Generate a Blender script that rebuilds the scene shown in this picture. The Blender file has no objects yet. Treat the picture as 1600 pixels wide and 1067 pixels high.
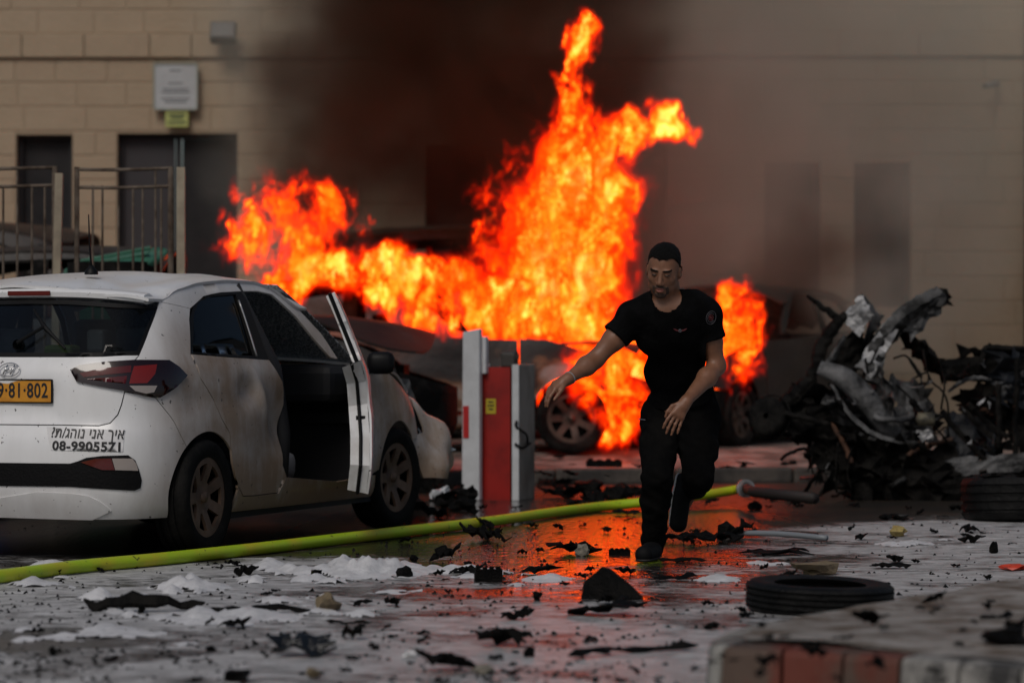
import bpy, bmesh, math, random
import numpy as np
from mathutils import Vector, Matrix, noise, geometry

# ------------------------------------------------------------------ camera, sky, sun, exposure
S = bpy.context.scene
C = S.collection
R = math.radians
CAM_Z, LENS = 1.05, 105.0
FP = LENS / 36.0 * 1600.0            # focal length in photograph pixels
HZ = 548.0                           # horizon row
cam = bpy.data.cameras.new('camera')
cam_o = bpy.data.objects.new('camera', cam)
C.objects.link(cam_o)
S.camera = cam_o
cam_o.location = (0, 0, CAM_Z)
cam_o.rotation_euler = (R(90), 0, 0)
cam.sensor_width = 36.0
cam.lens = LENS
cam.shift_y = (HZ - 533.5) / 1600.0
cam.clip_start, cam.clip_end = 0.2, 600
cam.dof.use_dof = True
cam.dof.focus_distance = 15.0
cam.dof.aperture_fstop = 2.1

world = bpy.data.worlds.new('World')
S.world = world
world.use_nodes = True
wn = world.node_tree
bg = wn.nodes['Background']
sky = wn.nodes.new('ShaderNodeTexSky')
sky.sky_type = 'NISHITA'
sky.sun_disc = False
SUN_EL, SUN_AZ = 46.0, 200.0          # from behind the camera, a little to the left
sky.sun_elevation = R(SUN_EL)
sky.sun_rotation = R(SUN_AZ)
sky.dust_density = 3.0
sky.air_density = 1.0
wn.links.new(sky.outputs[0], bg.inputs[0])
bg.inputs[1].default_value = 0.062
sun = bpy.data.lights.new('sun', 'SUN')
sun.energy = 1.5
sun.angle = R(26)
sun.color = (1.0, 0.945, 0.885)
sun_o = bpy.data.objects.new('sun', sun)
C.objects.link(sun_o)
# the lamp shines from the sky's sun direction (azimuth clockwise from +Y)
sd = Vector((math.sin(R(SUN_AZ)) * math.cos(R(SUN_EL)), math.cos(R(SUN_AZ)) * math.cos(R(SUN_EL)), math.sin(R(SUN_EL))))
sun_o.rotation_euler = (-sd).to_track_quat('-Z', 'Y').to_euler()
sun_o.location = sd * 60
S.view_settings.view_transform = 'Standard'
S.view_settings.look = 'None'
S.view_settings.gamma = 1.0
S.view_settings.exposure = -0.48
S.render.film_transparent = False
S.cycles.use_denoising = True
S.cycles.volume_step_rate = 1.0
S.cycles.volume_max_steps = 400
S.cycles.max_bounces = 6
S.cycles.diffuse_bounces = 2
S.cycles.glossy_bounces = 3
S.cycles.transmission_bounces = 4
S.cycles.transparent_max_bounces = 24
S.cycles.volume_bounces = 1
S.cycles.sample_clamp_indirect = 6.0

rng = random.Random(7)


def W(px, py, d):
    """a point of the photograph at depth d, in metres"""
    return Vector(((px - 800) * d / FP, d, CAM_Z - (py - HZ) * d / FP))


def G(px, py, z=0.0):
    """the point of the level z seen at a pixel"""
    d = (CAM_Z - z) * FP / (py - HZ)
    return Vector(((px - 800) * d / FP, d, z))


# ------------------------------------------------------------------ helpers
class NT:
    def __init__(s, t): s.t = t
    def n(s, ty, **k):
        x = s.t.nodes.new(ty)
        for a, b in k.items(): setattr(x, a, b)
        return x
    def l(s, a, b): s.t.links.new(a, b)
    def m(s, op, *ins):
        x = s.n('ShaderNodeMath', operation=op)
        for i, v in enumerate(ins):
            if isinstance(v, (int, float)): x.inputs[i].default_value = v
            else: s.l(v, x.inputs[i])
        return x.outputs[0]
    def clamp(s, v):
        x = s.n('ShaderNodeClamp'); s.l(v, x.inputs[0]); return x.outputs[0]
    def v(s, op, *ins):
        x = s.n('ShaderNodeVectorMath', operation=op)
        for i, v in enumerate(ins):
            tgt = x.inputs['Scale'] if (op == 'SCALE' and i == 1) else x.inputs[i]
            if isinstance(v, (tuple, list)): tgt.default_value = v
            elif isinstance(v, (int, float)): tgt.default_value = v
            else: s.l(v, tgt)
        return x.outputs['Value'] if op in ('DOT_PRODUCT', 'LENGTH', 'DISTANCE') else x.outputs['Vector']
    def noise(s, vec, scale, det=3, rough=.55, dist=0):
        x = s.n('ShaderNodeTexNoise', noise_dimensions='3D')
        if vec is not None: s.l(vec, x.inputs['Vector'])
        for k, v in (('Scale', scale), ('Detail', det), ('Roughness', rough), ('Distortion', dist)):
            x.inputs[k].default_value = v
        return x
    def ramp(s, fac, stops, interp='LINEAR'):
        x = s.n('ShaderNodeValToRGB'); cr = x.color_ramp; cr.interpolation = interp
        for i, (p, c) in enumerate(stops):
            e = cr.elements[i] if i < 2 else cr.elements.new(p)
            e.position = p
            e.color = (c, c, c, 1) if isinstance(c, (int, float)) else (*c, 1)
        s.l(fac, x.inputs[0]); return x.outputs[0]
    def mix(s, fac, a, b):
        x = s.n('ShaderNodeMix', data_type='RGBA')
        for i, v in ((0, fac), (6, a), (7, b)):
            if isinstance(v, (int, float)): x.inputs[i].default_value = v
            elif isinstance(v, (tuple, list)): x.inputs[i].default_value = (*v, 1)
            else: s.l(v, x.inputs[i])
        return x.outputs[2]
    def mixf(s, fac, a, b):
        x = s.n('ShaderNodeMix', data_type='FLOAT')
        for i, v in ((0, fac), (2, a), (3, b)):
            if isinstance(v, (int, float)): x.inputs[i].default_value = v
            else: s.l(v, x.inputs[i])
        return x.outputs[0]


MATS = {}


def mat(name, col, rough=.6, metal=0., col2=None, scale=6., lo=.42, hi=.62, det=5, bump=0., bscale=30., rough2=None,
        stretch=(1, 1, 1), spec=.5, coat=0., world=False):
    """two colours mixed by a noise, with a bump"""
    if name in MATS: return MATS[name]
    m = bpy.data.materials.new(name); m.use_nodes = True
    t = NT(m.node_tree); b = m.node_tree.nodes['Principled BSDF']
    b.inputs['Roughness'].default_value = rough
    b.inputs['Metallic'].default_value = metal
    b.inputs['Specular IOR Level'].default_value = spec
    b.inputs['Coat Weight'].default_value = coat
    b.inputs['Base Color'].default_value = (*col, 1)
    tc = t.n('ShaderNodeNewGeometry').outputs['Position'] if world else t.n('ShaderNodeTexCoord').outputs['Object']
    if stretch != (1, 1, 1): tc = t.v('MULTIPLY', tc, stretch)
    if col2 is not None:
        f = t.ramp(t.noise(tc, scale, det, .62).outputs['Fac'], [(lo, 0.), (hi, 1.)])
        t.l(t.mix(f, col, col2), b.inputs['Base Color'])
        if rough2 is not None: t.l(t.mixf(f, rough, rough2), b.inputs['Roughness'])
    if bump:
        bp = t.n('ShaderNodeBump'); bp.inputs['Strength'].default_value = bump; bp.inputs['Distance'].default_value = .02
        t.l(t.noise(tc, bscale, 5, .6).outputs['Fac'], bp.inputs['Height']); t.l(bp.outputs[0], b.inputs['Normal'])
    MATS[name] = m
    return m


def mk(name, mesh, m=None, parent=None, **props):
    o = bpy.data.objects.new(name, mesh)
    C.objects.link(o)
    if m is not None:
        for q in (m if isinstance(m, (list, tuple)) else [m]): mesh.materials.append(q)
    if parent is not None: o.parent = parent
    for k, v in props.items(): o[k] = v
    return o


def empty(name, loc=(0, 0, 0), rz=0., parent=None, **props):
    o = bpy.data.objects.new(name, None)
    C.objects.link(o)
    o.location = loc; o.rotation_euler = (0, 0, rz)
    o.empty_display_size = .1
    if parent is not None: o.parent = parent
    for k, v in props.items(): o[k] = v
    return o


def me(name, verts, faces, smooth=False):
    m = bpy.data.meshes.new(name)
    m.from_pydata([tuple(v) for v in verts], [], faces)
    if smooth: m.polygons.foreach_set('use_smooth', [True] * len(m.polygons))
    m.update()
    return m


def copy_tree(o, parent=None):
    c = o.copy(); C.objects.link(c); c.parent = parent
    for ch in list(o.children): copy_tree(ch, c)
    return c


class MB:
    """collects simple shapes into one mesh"""
    def __init__(s): s.v = []; s.f = []
    def add(s, vs, fs):
        k = len(s.v); s.v += [Vector(v) for v in vs]; s.f += [tuple(i + k for i in f) for f in fs]; return s
    def box(s, c, size, rot=None, taper=1.):
        x, y, z = (a / 2 for a in size); c = Vector(c)
        q = [Vector((sx * x * (taper if sz > 0 else 1), sy * y * (taper if sz > 0 else 1), sz * z)) for sz in (-1, 1) for sx, sy in ((-1, -1), (1, -1), (1, 1), (-1, 1))]
        if rot is not None: q = [rot @ a for a in q]
        return s.add([a + c for a in q], [(3, 2, 1, 0), (4, 5, 6, 7), (0, 1, 5, 4), (1, 2, 6, 5), (2, 3, 7, 6), (3, 0, 4, 7)])
    def tube(s, pts, r, n=8, flat=1., cap=True):
        pts = [Vector(p) for p in pts]; rs = r if isinstance(r, (list, tuple)) else [r] * len(pts)
        k = len(s.v); N = None
        for i, p in enumerate(pts):
            tg = (pts[min(i + 1, len(pts) - 1)] - pts[max(i - 1, 0)]).normalized()
            if N is None: N = tg.orthogonal().normalized()
            N = (N - tg * N.dot(tg)); N = N.normalized() if N.length > 1e-6 else tg.orthogonal().normalized()
            B = tg.cross(N)
            for j in range(n):
                a = 2 * math.pi * j / n
                s.v.append(p + (N * math.cos(a) + B * math.sin(a) * flat) * rs[i])
        for i in range(len(pts) - 1):
            for j in range(n):
                a, b = k + i * n + j, k + i * n + (j + 1) % n
                s.f.append((a, b, b + n, a + n))
        if cap:
            s.f.append(tuple(k + j for j in reversed(range(n)))); s.f.append(tuple(k + (len(pts) - 1) * n + j for j in range(n)))
        return s
    def lathe(s, prof, n=32, axis='z', c=(0, 0, 0), close=False):
        """prof: (radius, height) pairs turned about an axis"""
        k = len(s.v); c = Vector(c)
        for r, h in prof:
            for j in range(n):
                a = 2 * math.pi * j / n; u, w = r * math.cos(a), r * math.sin(a)
                s.v.append(c + Vector({'z': (u, w, h), 'x': (h, u, w), 'y': (w, h, u)}[axis]))
        m = len(prof)
        for i in range(m if close else m - 1):
            for j in range(n):
                a, b = k + i * n + j, k + i * n + (j + 1) % n
                i2 = ((i + 1) % m - i) * n
                s.f.append((a, b, b + i2, a + i2))
        return s
    def mesh(s, name, smooth=False): return me(name, s.v, s.f, smooth)
    def build(s, name, m, parent=None, smooth=False, bevel=0, **props):
        o = mk(name, s.mesh(name, smooth), m, parent, **props)
        if bevel:
            b = o.modifiers.new('bevel', 'BEVEL'); b.width = bevel; b.segments = 2; b.limit_method = 'ANGLE'; b.angle_limit = R(40)
        return o


def auto_smooth(o, ang=35):
    """smooth faces with sharp edges above an angle"""
    b = bmesh.new(); b.from_mesh(o.data)
    for f in b.faces: f.smooth = True
    for e in b.edges:
        if len(e.link_faces) == 2 and e.calc_face_angle(0) > R(ang): e.smooth = False
    b.to_mesh(o.data); b.free()
    return o


def spline(pts, n):
    """Catmull-Rom through points, n samples per span"""
    P = [np.array(p, float) for p in pts]; P = [2 * P[0] - P[1]] + P + [2 * P[-1] - P[-2]]
    out = []
    for i in range(1, len(P) - 2):
        for k in range(n):
            t = k / n
            out.append(.5 * ((2 * P[i]) + (-P[i - 1] + P[i + 1]) * t + (2 * P[i - 1] - 5 * P[i] + 4 * P[i + 1] - P[i + 2]) * t * t + (-P[i - 1] + 3 * P[i] - 3 * P[i + 1] + P[i + 2]) * t ** 3))
    out.append(P[-2])
    return out


def fill2d(poly, holes=(), step=.05):
    """triangles of a flat outline with holes, with inner points every step"""
    poly = [tuple(p) for p in poly]
    def inside(p, pl):
        x, y = p; c = False; j = len(pl) - 1
        for i in range(len(pl)):
            if (pl[i][1] > y) != (pl[j][1] > y) and x < (pl[j][0] - pl[i][0]) * (y - pl[i][1]) / (pl[j][1] - pl[i][1]) + pl[i][0]: c = not c
            j = i
        return c
    def dense(pl):
        out = []
        for i in range(len(pl)):
            a, b = Vector(pl[i]), Vector(pl[(i + 1) % len(pl)]); n = max(1, int((b - a).length / step))
            out += [tuple(a.lerp(b, k / n)) for k in range(n)]
        return out
    loops = [dense(poly)] + [dense(h) for h in holes]
    pts, edges = [], []
    for lp in loops:
        k = len(pts); pts += lp; edges += [(k + i, k + (i + 1) % len(lp)) for i in range(len(lp))]
    xs, ys = [p[0] for p in poly], [p[1] for p in poly]
    A = np.array(pts)
    y = min(ys) + step * .5; r = 0
    while y < max(ys):
        x = min(xs) + step * (.5 if r % 2 else .25)
        while x < max(xs):
            if inside((x, y), loops[0]) and not any(inside((x, y), h) for h in loops[1:]) and np.min((A[:, 0] - x) ** 2 + (A[:, 1] - y) ** 2) > (step * .45) ** 2:
                pts.append((x, y))
            x += step
        y += step * .9; r += 1
    vs, _, fs, *_ = geometry.delaunay_2d_cdt([Vector(p) for p in pts], edges, [], 0, 1e-6)
    keep = []
    for f in fs:
        c = sum((vs[i] for i in f), Vector((0, 0))) / len(f)
        if inside(c, loops[0]) and not any(inside(c, h) for h in loops[1:]): keep.append(tuple(f))
    return [tuple(v) for v in vs], keep


def shell(vs3, fs, nrm, th):
    """an open sheet made into a plate: the sheet, its copy th inwards, and the rim between"""
    n = len(vs3)
    V = list(vs3) + [Vector(v) - Vector(nrm[i]) * th for i, v in enumerate(vs3)]
    F = list(fs) + [tuple(i + n for i in reversed(f)) for f in fs]
    cnt = {}
    for f in fs:
        for i in range(len(f)):
            e = (f[i], f[(i + 1) % len(f)]); cnt[e] = cnt.get(e, 0) + 1
    for (a, b) in list(cnt):
        if (b, a) not in cnt: F.append((b, a, a + n, b + n))
    return V, F


def nets(F, o, h):
    """naive surface nets: the zero surface of a grid of distances"""
    s = F < 0
    cs = np.zeros(tuple(d - 1 for d in F.shape), np.int8)
    for i in (0, 1):
        for j in (0, 1):
            for k in (0, 1):
                cs += s[i:i + cs.shape[0], j:j + cs.shape[1], k:k + cs.shape[2]]
    act = (cs > 0) & (cs < 8)
    ix = np.argwhere(act); n = len(ix)
    idx = -np.ones(act.shape, np.int64); idx[act] = np.arange(n)
    acc = np.zeros((n, 3)); ct = np.zeros(n)
    cor = [(i, j, k) for i in (0, 1) for j in (0, 1) for k in (0, 1)]
    val = {c: F[ix[:, 0] + c[0], ix[:, 1] + c[1], ix[:, 2] + c[2]] for c in cor}
    for a in cor:
        for ax in range(3):
            if a[ax]: continue
            b = tuple(a[q] + (q == ax) for q in range(3)); va, vb = val[a], val[b]
            m = (va < 0) != (vb < 0); t = np.where(m, va / np.where(va == vb, 1, va - vb), 0)
            p = np.array(a, float)[None, :].repeat(n, 0); p[:, ax] += t
            acc[m] += p[m]; ct[m] += 1
    V = (ix + acc / ct[:, None]) * h + np.array(o)
    Q = []
    for ax in range(3):
        u, w = (ax + 1) % 3, (ax + 2) % 3
        lo = [slice(None)] * 3; hi = [slice(None)] * 3; lo[ax] = slice(0, -1); hi[ax] = slice(1, None)
        ch = s[tuple(lo)] != s[tuple(hi)]
        e = np.argwhere(ch)
        e = e[(e[:, u] > 0) & (e[:, w] > 0) & (e[:, u] < F.shape[u] - 1) & (e[:, w] < F.shape[w] - 1)]
        flip = s[e[:, 0], e[:, 1], e[:, 2]]
        def at(du, dw):
            q = e.copy(); q[:, u] -= du; q[:, w] -= dw
            return idx[q[:, 0], q[:, 1], q[:, 2]]
        q = np.stack([at(1, 1), at(0, 1), at(0, 0), at(1, 0)], 1)
        q[~flip] = q[~flip][:, ::-1]
        Q.append(q[(q >= 0).all(1)])
    return V, np.concatenate(Q)


def np_mesh(name, V, Q, smooth=True):
    m = bpy.data.meshes.new(name)
    m.vertices.add(len(V)); m.vertices.foreach_set('co', np.asarray(V, np.float32).ravel())
    k = Q.shape[1]
    m.loops.add(Q.size); m.loops.foreach_set('vertex_index', Q.astype(np.int32).ravel())
    m.polygons.add(len(Q)); m.polygons.foreach_set('loop_start', np.arange(0, Q.size, k, dtype=np.int32))
    m.polygons.foreach_set('use_smooth', np.full(len(Q), smooth))
    m.update(calc_edges=True); m.validate()
    return m


# ------------------------------------------------------------------ ground
def ground_material():
    m = bpy.data.materials.new('wet_foamy_asphalt'); m.use_nodes = True
    t = NT(m.node_tree); b = m.node_tree.nodes['Principled BSDF']
    P = t.n('ShaderNodeNewGeometry').outputs['Position']
    sx = t.n('ShaderNodeSeparateXYZ'); t.l(P, sx.inputs[0]); X, Y = sx.outputs[0], sx.outputs[1]
    # how far the foam spread: its edge runs from the car's tail towards the wreck
    edge = t.m('MULTIPLY_ADD', X, .85, 16.6)
    edge = t.m('MINIMUM', t.m('MAXIMUM', edge, 14.9), 19.2)
    spread = t.clamp(t.m('MULTIPLY_ADD', t.m('SUBTRACT', edge, Y), .5, .55))
    # the pool of water in the middle
    px = t.m('DIVIDE', t.m('SUBTRACT', X, .26), 1.32); py = t.m('DIVIDE', t.m('SUBTRACT', Y, 16.8), 4.4)
    pool = t.clamp(t.m('SUBTRACT', 1.25, t.m('SQRT', t.m('ADD', t.m('MULTIPLY', px, px), t.m('MULTIPLY', py, py)))))
    # the patch swept clear by the near left
    qx = t.m('DIVIDE', t.m('SUBTRACT', X, -1.75), .75); qy = t.m('DIVIDE', t.m('SUBTRACT', Y, 10.6), .85)
    swept = t.clamp(t.m('SUBTRACT', 1.1, t.m('SQRT', t.m('ADD', t.m('MULTIPLY', qx, qx), t.m('MULTIPLY', qy, qy)))))
    n1 = t.noise(t.v('MULTIPLY', P, (.75, 1.0, 1.)), 1.5, 7, .62, .6).outputs['Fac']
    n2 = t.noise(t.v('MULTIPLY', P, (.8, 1.4, 1.)), 9., 6, .68, .8).outputs['Fac']
    n3 = t.noise(P, 55., 4, .7).outputs['Fac']
    f = t.m('ADD', t.m('MULTIPLY', n1, 1.3), t.m('MULTIPLY', n2, .75))
    f = t.m('ADD', f, t.m('MULTIPLY', n3, .35))
    f = t.m('ADD', f, t.m('MULTIPLY', spread, .56))
    f = t.m('SUBTRACT', f, t.m('MULTIPLY', pool, .55))
    f = t.m('SUBTRACT', f, t.m('MULTIPLY', swept, .35))
    foam = t.ramp(t.m('SUBTRACT', f, 1.25), [(.26, 0.), (.46, 1.)])
    asph = t.mix(t.ramp(t.noise(P, 38., 6, .7).outputs['Fac'], [(.38, 0.), (.68, 1.)]), (.012, .011, .010), (.05, .045, .04))
    silt = t.ramp(t.noise(P, 2.1, 5, .6).outputs['Fac'], [(.45, 0.), (.7, 1.)])
    asph = t.mix(t.m('MULTIPLY', silt, .5), asph, (.07, .045, .03))
    fcol = t.mix(t.ramp(n2, [(.3, 0.), (.7, 1.)]), (.19, .185, .182), (.68, .675, .675))
    spk = t.ramp(t.noise(t.v('MULTIPLY', P, (.7, 1., 1.)), 30., 4, .75).outputs['Fac'], [(.60, 0.), (.67, 1.)])
    fcol = t.mix(t.m('MULTIPLY', spk, .85), fcol, (.03, .026, .022))
    t.l(t.mix(foam, asph, fcol), b.inputs['Base Color'])
    wet = t.clamp(t.m('MULTIPLY', pool, 2.2))
    t.l(t.mixf(foam, t.mixf(wet, .30, .035), .42), b.inputs['Roughness'])
    t.l(t.mixf(foam, t.mixf(wet, .18, .6), .35), b.inputs['Specular IOR Level'])
    bp = t.n('ShaderNodeBump'); bp.inputs['Strength'].default_value = 1.; bp.inputs['Distance'].default_value = 1.
    rip = t.noise(t.v('MULTIPLY', P, (1., .38, 1.)), 22., 4, .55).outputs['Fac']
    hgt = t.m('ADD', t.m('MULTIPLY', foam, .006), t.m('MULTIPLY', rip, .010))
    hgt = t.m('ADD', hgt, t.m('MULTIPLY', t.m('MULTIPLY', n2, foam), .012))
    hgt = t.m('ADD', hgt, t.m('MULTIPLY', t.noise(P, 90., 3, .6).outputs['Fac'], .0006))
    t.l(hgt, bp.inputs['Height']); t.l(bp.outputs[0], b.inputs['Normal'])
    return m


mk('ground', me('ground', [(-90, -60, 0), (90, -60, 0), (90, 120, 0), (-90, 120, 0)], [(0, 1, 2, 3)]), ground_material(), kind='structure')

# raised far pavement with its kerb
KA, KB = Vector((-14, 20.6, 0)), Vector((14, 26.3, 0))
M_pave = mat('foam_wet_paving', (.13, .105, .09), .35, col2=(.33, .27, .24), scale=3.5, bump=.35, bscale=14, rough2=.6)
M_kerb = mat('sooty_kerb_concrete', (.030, .026, .023), .7, col2=(.075, .062, .052), scale=5, bump=.4)
kd = (KB - KA).normalized()
pn = Vector((-kd.y, kd.x, 0))
up = Vector((0, 0, 1))
pv0, pv1 = KA + pn * .15 + up * .105, KB + pn * .15 + up * .105
mk('pavement', me('pavement', [pv0, pv1, pv1 + pn * 1.5 + up * .10, pv0 + pn * 1.5 + up * .10, Vector((14, 45, .24)), Vector((-14, 45, .24))], [(0, 1, 2, 3), (3, 2, 4, 5)]), M_pave, kind='structure')
kerb = empty('kerb', KA, kind='structure')
kerb_me = MB().box((0, 0, .055), (.96, .15, .13)).mesh('kerb_stone')
kerb_me.materials.append(M_kerb)
for i in range(29):
    o = bpy.data.objects.new('kerb_stone', kerb_me); C.objects.link(o); o.parent = kerb
    o.location = kd * (i * .975 + .5) + pn * .075 + up * rng.uniform(-.006, .006); o.rotation_euler = (0, 0, math.atan2(kd.y, kd.x) + rng.uniform(-.004, .004))
    b = o.modifiers.new('bevel', 'BEVEL'); b.width = .02; b.segments = 2

# ------------------------------------------------------------------ stone building
WD = 31.0
WS = WD / FP                                     # metres per photograph pixel at the wall


def wx(px): return (px - 800) * WS
def wz(py): return CAM_Z - (py - HZ) * WS


M_stone = [mat('limestone_%d' % i, c, .85, col2=c2, scale=3.2, lo=.35, hi=.7, bump=.5, bscale=18) for i, (c, c2) in enumerate(
    [((.37, .285, .195), (.40, .31, .215)), ((.385, .295, .20), (.36, .275, .19)), ((.365, .28, .19), (.395, .305, .21))])]
M_mortar = mat('mortar', (.34, .262, .18), .95, bump=.3)
M_dark = mat('dark_opening', (.02, .02, .022), .6, spec=.12, col2=(.035, .033, .034), scale=1.3)
M_frame = mat('grey_window_frame', (.04, .038, .04), .7, spec=.1)
M_leaf = mat('grey_door_leaf', (.06, .056, .06), .7, spec=.1, col2=(.06, .058, .062), scale=2)
building = empty('stone_building', (0, WD, 0), label='tan limestone building with narrow dark windows behind the fire', category='building')
OPEN = [(24, 112, 210, 640, 'door'), (182, 370, 208, 640, 'double'), (665, 757, 226, 470, 'win'), (1193, 1280, 255, 480, 'win'), (1333, 1421, 255, 480, 'win'),
        (-250, -160, 210, 470, 'win'), (1720, 1810, 255, 480, 'win')]
OP = [(wx(a), wx(b), wz(d), wz(c), k) for a, b, c, d, k in OPEN]
X0, X1, Z1 = -11.0, 11.0, 8.0
STEP = wx(1040)                                   # right of here the wall stands a little proud
def front(x): return -.16 if x > STEP else 0.


mb = MB()
brk = sorted(set([X0, X1, STEP] + [a for o in OP for a in o[:2]]))
for a, b in zip(brk, brk[1:]):
    mid = (a + b) / 2; z = 0.
    for o in sorted([o for o in OP if o[0] < mid < o[1]], key=lambda o: o[2]):
        if o[2] > z: mb.box((mid, .24 + front(mid) / 2, (z + o[2]) / 2), (b - a, .36 - front(mid), o[2] - z))
        z = o[3]
    mb.box((mid, .24 + front(mid) / 2, (z + Z1) / 2), (b - a, .36 - front(mid), Z1 - z))
wall = mb.build('wall', M_mortar, building)
# courses of stone, set proud of the mortar; a band course sticks out below the second course from the top of the picture
zc = .3; row = 0
course = 38 * WS
band_z = wz(75)
cnt = 0
while zc < 4.9:
    big = zc < 1.3
    hgt = course * (2 if big else 1)
    x = X0 / 2 - .6 + rng.uniform(0, .5)
    x_end = 5.9
    isband = abs(zc + hgt / 2 - (band_z + course * .5)) < course * .5
    while x < x_end:
        L = rng.uniform(.8, 1.2) if (big or x > wx(420)) else rng.uniform(.42, .72)
        segs = [(x, min(x + L, x_end))]
        for o in OP:
            if o[2] < zc + hgt - .03 and o[3] > zc + .03:
                segs = [q for a, b in segs for q in ((a, min(b, o[0])), (max(a, o[1]), b)) if q[1] - q[0] > .03 and q[1] > q[0]]
        segs = [q for a, b in segs for q in (((a, STEP), (STEP, b)) if a < STEP < b else ((a, b),)) if q[1] - q[0] > .03]
        for a, b in segs:
            pr = .05 if isband else rng.uniform(.005, .009)
            y = .06 + (front((a + b) / 2))
            s_ = MB().box(((a + b) / 2, y - pr / 2 + .02, zc + hgt / 2), (b - a - .007, pr + .04, hgt - .009))
            o = s_.build('stone', M_stone[rng.randrange(3)], wall); cnt += 1
            bv = o.modifiers.new('bevel', 'BEVEL'); bv.width = .008; bv.segments = 1
        x += L
    zc += hgt; row += 1
# the wall beyond the picture's edges and above it: the same courses, as one mass
far = MB(); zc = .3
while zc < Z1 - .2:
    hgt = course * (2 if zc < 1.3 else 1)
    spans = [(X0 + .05, X0 / 2 - .62), (5.92, X1 - .05)] if zc < 4.9 else [(X0 + .05, X1 - .05)]
    for xa, xb in spans:
        x = xa
        while x < xb - .05:
            L = min(rng.uniform(.5, 1.0), xb - x)
            if not any(o[0] < x + L and o[1] > x and o[2] < zc + hgt and o[3] > zc for o in OP) and not (x < STEP < x + L):
                far.box((x + L / 2, .06 + front(x + L / 2) + .012, zc + hgt / 2), (L - .007, .050, hgt - .009))
            x += L
    zc += hgt
far.build('stone_courses', M_stone[0], wall, kind='stuff')
for a, b, c, d, k in OP:
    w = empty('window' if k == 'win' else 'door', ((a + b) / 2, .2 + front((a + b) / 2), c), parent=building)
    W2, H2 = (b - a), (d - c)
    f = MB()
    for sx in (-1, 1): f.box((sx * (W2 / 2 - .025), 0, H2 / 2), (.05, .06, H2))
    f.box((0, 0, H2 - .025), (W2 - .1, .06, .05)); f.box((0, 0, .025), (W2 - .1, .06, .05))
    if k == 'double': f.box((0, 0, H2 / 2), (.05, .06, H2 - .1))
    f.build('frame', M_frame, w)
    if k == 'double':
        MB().box((-W2 / 4, .02, H2 / 2), (W2 / 2 - .08, .03, H2 - .1)).build('door_leaf', M_leaf, w)
        MB().box((W2 / 4, .05, H2 / 2), (W2 / 2 - .08, .03, H2 - .1)).build('pane', M_dark, w)
    else:
        MB().box((0, .04, H2 / 2), (W2 - .1, .02, H2 - .1)).build('pane', M_dark, w)
# rain pipe at the edge of the wall
MB().tube([(wx(1604), -.26, .2), (wx(1604), -.26, 7.5)], .07, 12).build('rain_pipe', mat('brown_pipe', (.05, .04, .035), .5), building, smooth=True)

# signs and fittings on the wall
M_white_sign = mat('white_sign', (.45, .47, .48), .5, col2=(.40, .41, .42), scale=3)
M_grey_print = mat('grey_print', (.19, .20, .21), .6)
sgn = empty('notice_board', (wx(275), WD - .03, wz(171)), label='white notice board fixed on the stone wall above the dark double door', category='sign')
MB().box((0, 0, .232), (66 * WS, .03, 70 * WS)).build('board', M_white_sign, sgn, bevel=.006)
f = MB()
for sx in (-1, 1): f.box((sx * 33.5 * WS, -.004, .232), (.016, .045, 71 * WS))
for sz in (0, 1): f.box((0, -.004, .232 + (sz - .5) * 71.5 * WS), (68 * WS, .045, .016))
f.build('frame', mat('sign_frame', (.30, .32, .27), .5), sgn)
for i, (zz, ww) in enumerate([(60, 18), (40, 22), (31, 40), (26, 44), (16, 44), (11, 34)]):
    MB().box((0, -.017, zz * WS), (ww * WS, .004, 2.2 * WS)).build('print_line', M_grey_print, sgn)
ysn = empty('warning_sign', (wx(277), WD - .03, wz(199)), label='small yellow green sign hanging below the white notice board', category='sign')
MB().box((0, 0, 13 * WS), (36 * WS, .02, 27 * WS)).build('plate', mat('yellow_green_sign', (.42, .45, .14), .5), ysn, bevel=.004)
for zz, ww in ((19, 26), (14, 20), (7, 28)):
    MB().box((0, -.012, zz * WS), (ww * WS, .004, 3 * WS)).build('print_line', mat('dark_green_print', (.07, .10, .05), .6), ysn)
fl = empty('floodlight', (wx(352), WD - .1, wz(55)), label='grey floodlight bracketed high on the stone wall', category='lamp')
rot = Matrix.Rotation(R(-28), 3, 'X')
MB().box((0, -.1, 0), (40 * WS, .12, 32 * WS), rot).build('housing', mat('floodlight_grey', (.06, .055, .05), .5), fl, bevel=.012)
MB().box((0, -.165, .022), (34 * WS, .01, 24 * WS), rot).build('lens', mat('floodlight_lens', (.12, .115, .11), .15), fl)
MB().box((0, .04, .06), (.06, .2, .03)).box((0, .1, .0), (.1, .03, .16)).build('bracket', mat('floodlight_grey', (0, 0, 0)), fl)
cc = empty('security_camera', (wx(1547), WD - .2, wz(136)), label='small pale security camera on the wall near the right edge', category='camera')
MB().tube([(-.1, -.12, -.02), (.05, -.02, .01)], .03, 10).build('body', mat('camera_shell', (.2, .2, .2), .4), cc, smooth=True)
MB().tube([(.02, -.03, .01), (.04, .08, .05)], .014, 8).build('bracket', mat('camera_shell', (.2, .2, .2)), cc)
MB().tube([(-.102, -.1215, -.0203), (-.112, -.128, -.022)], .024, 10).build('lens', M_dark, cc)
print('stones', cnt)

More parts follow.
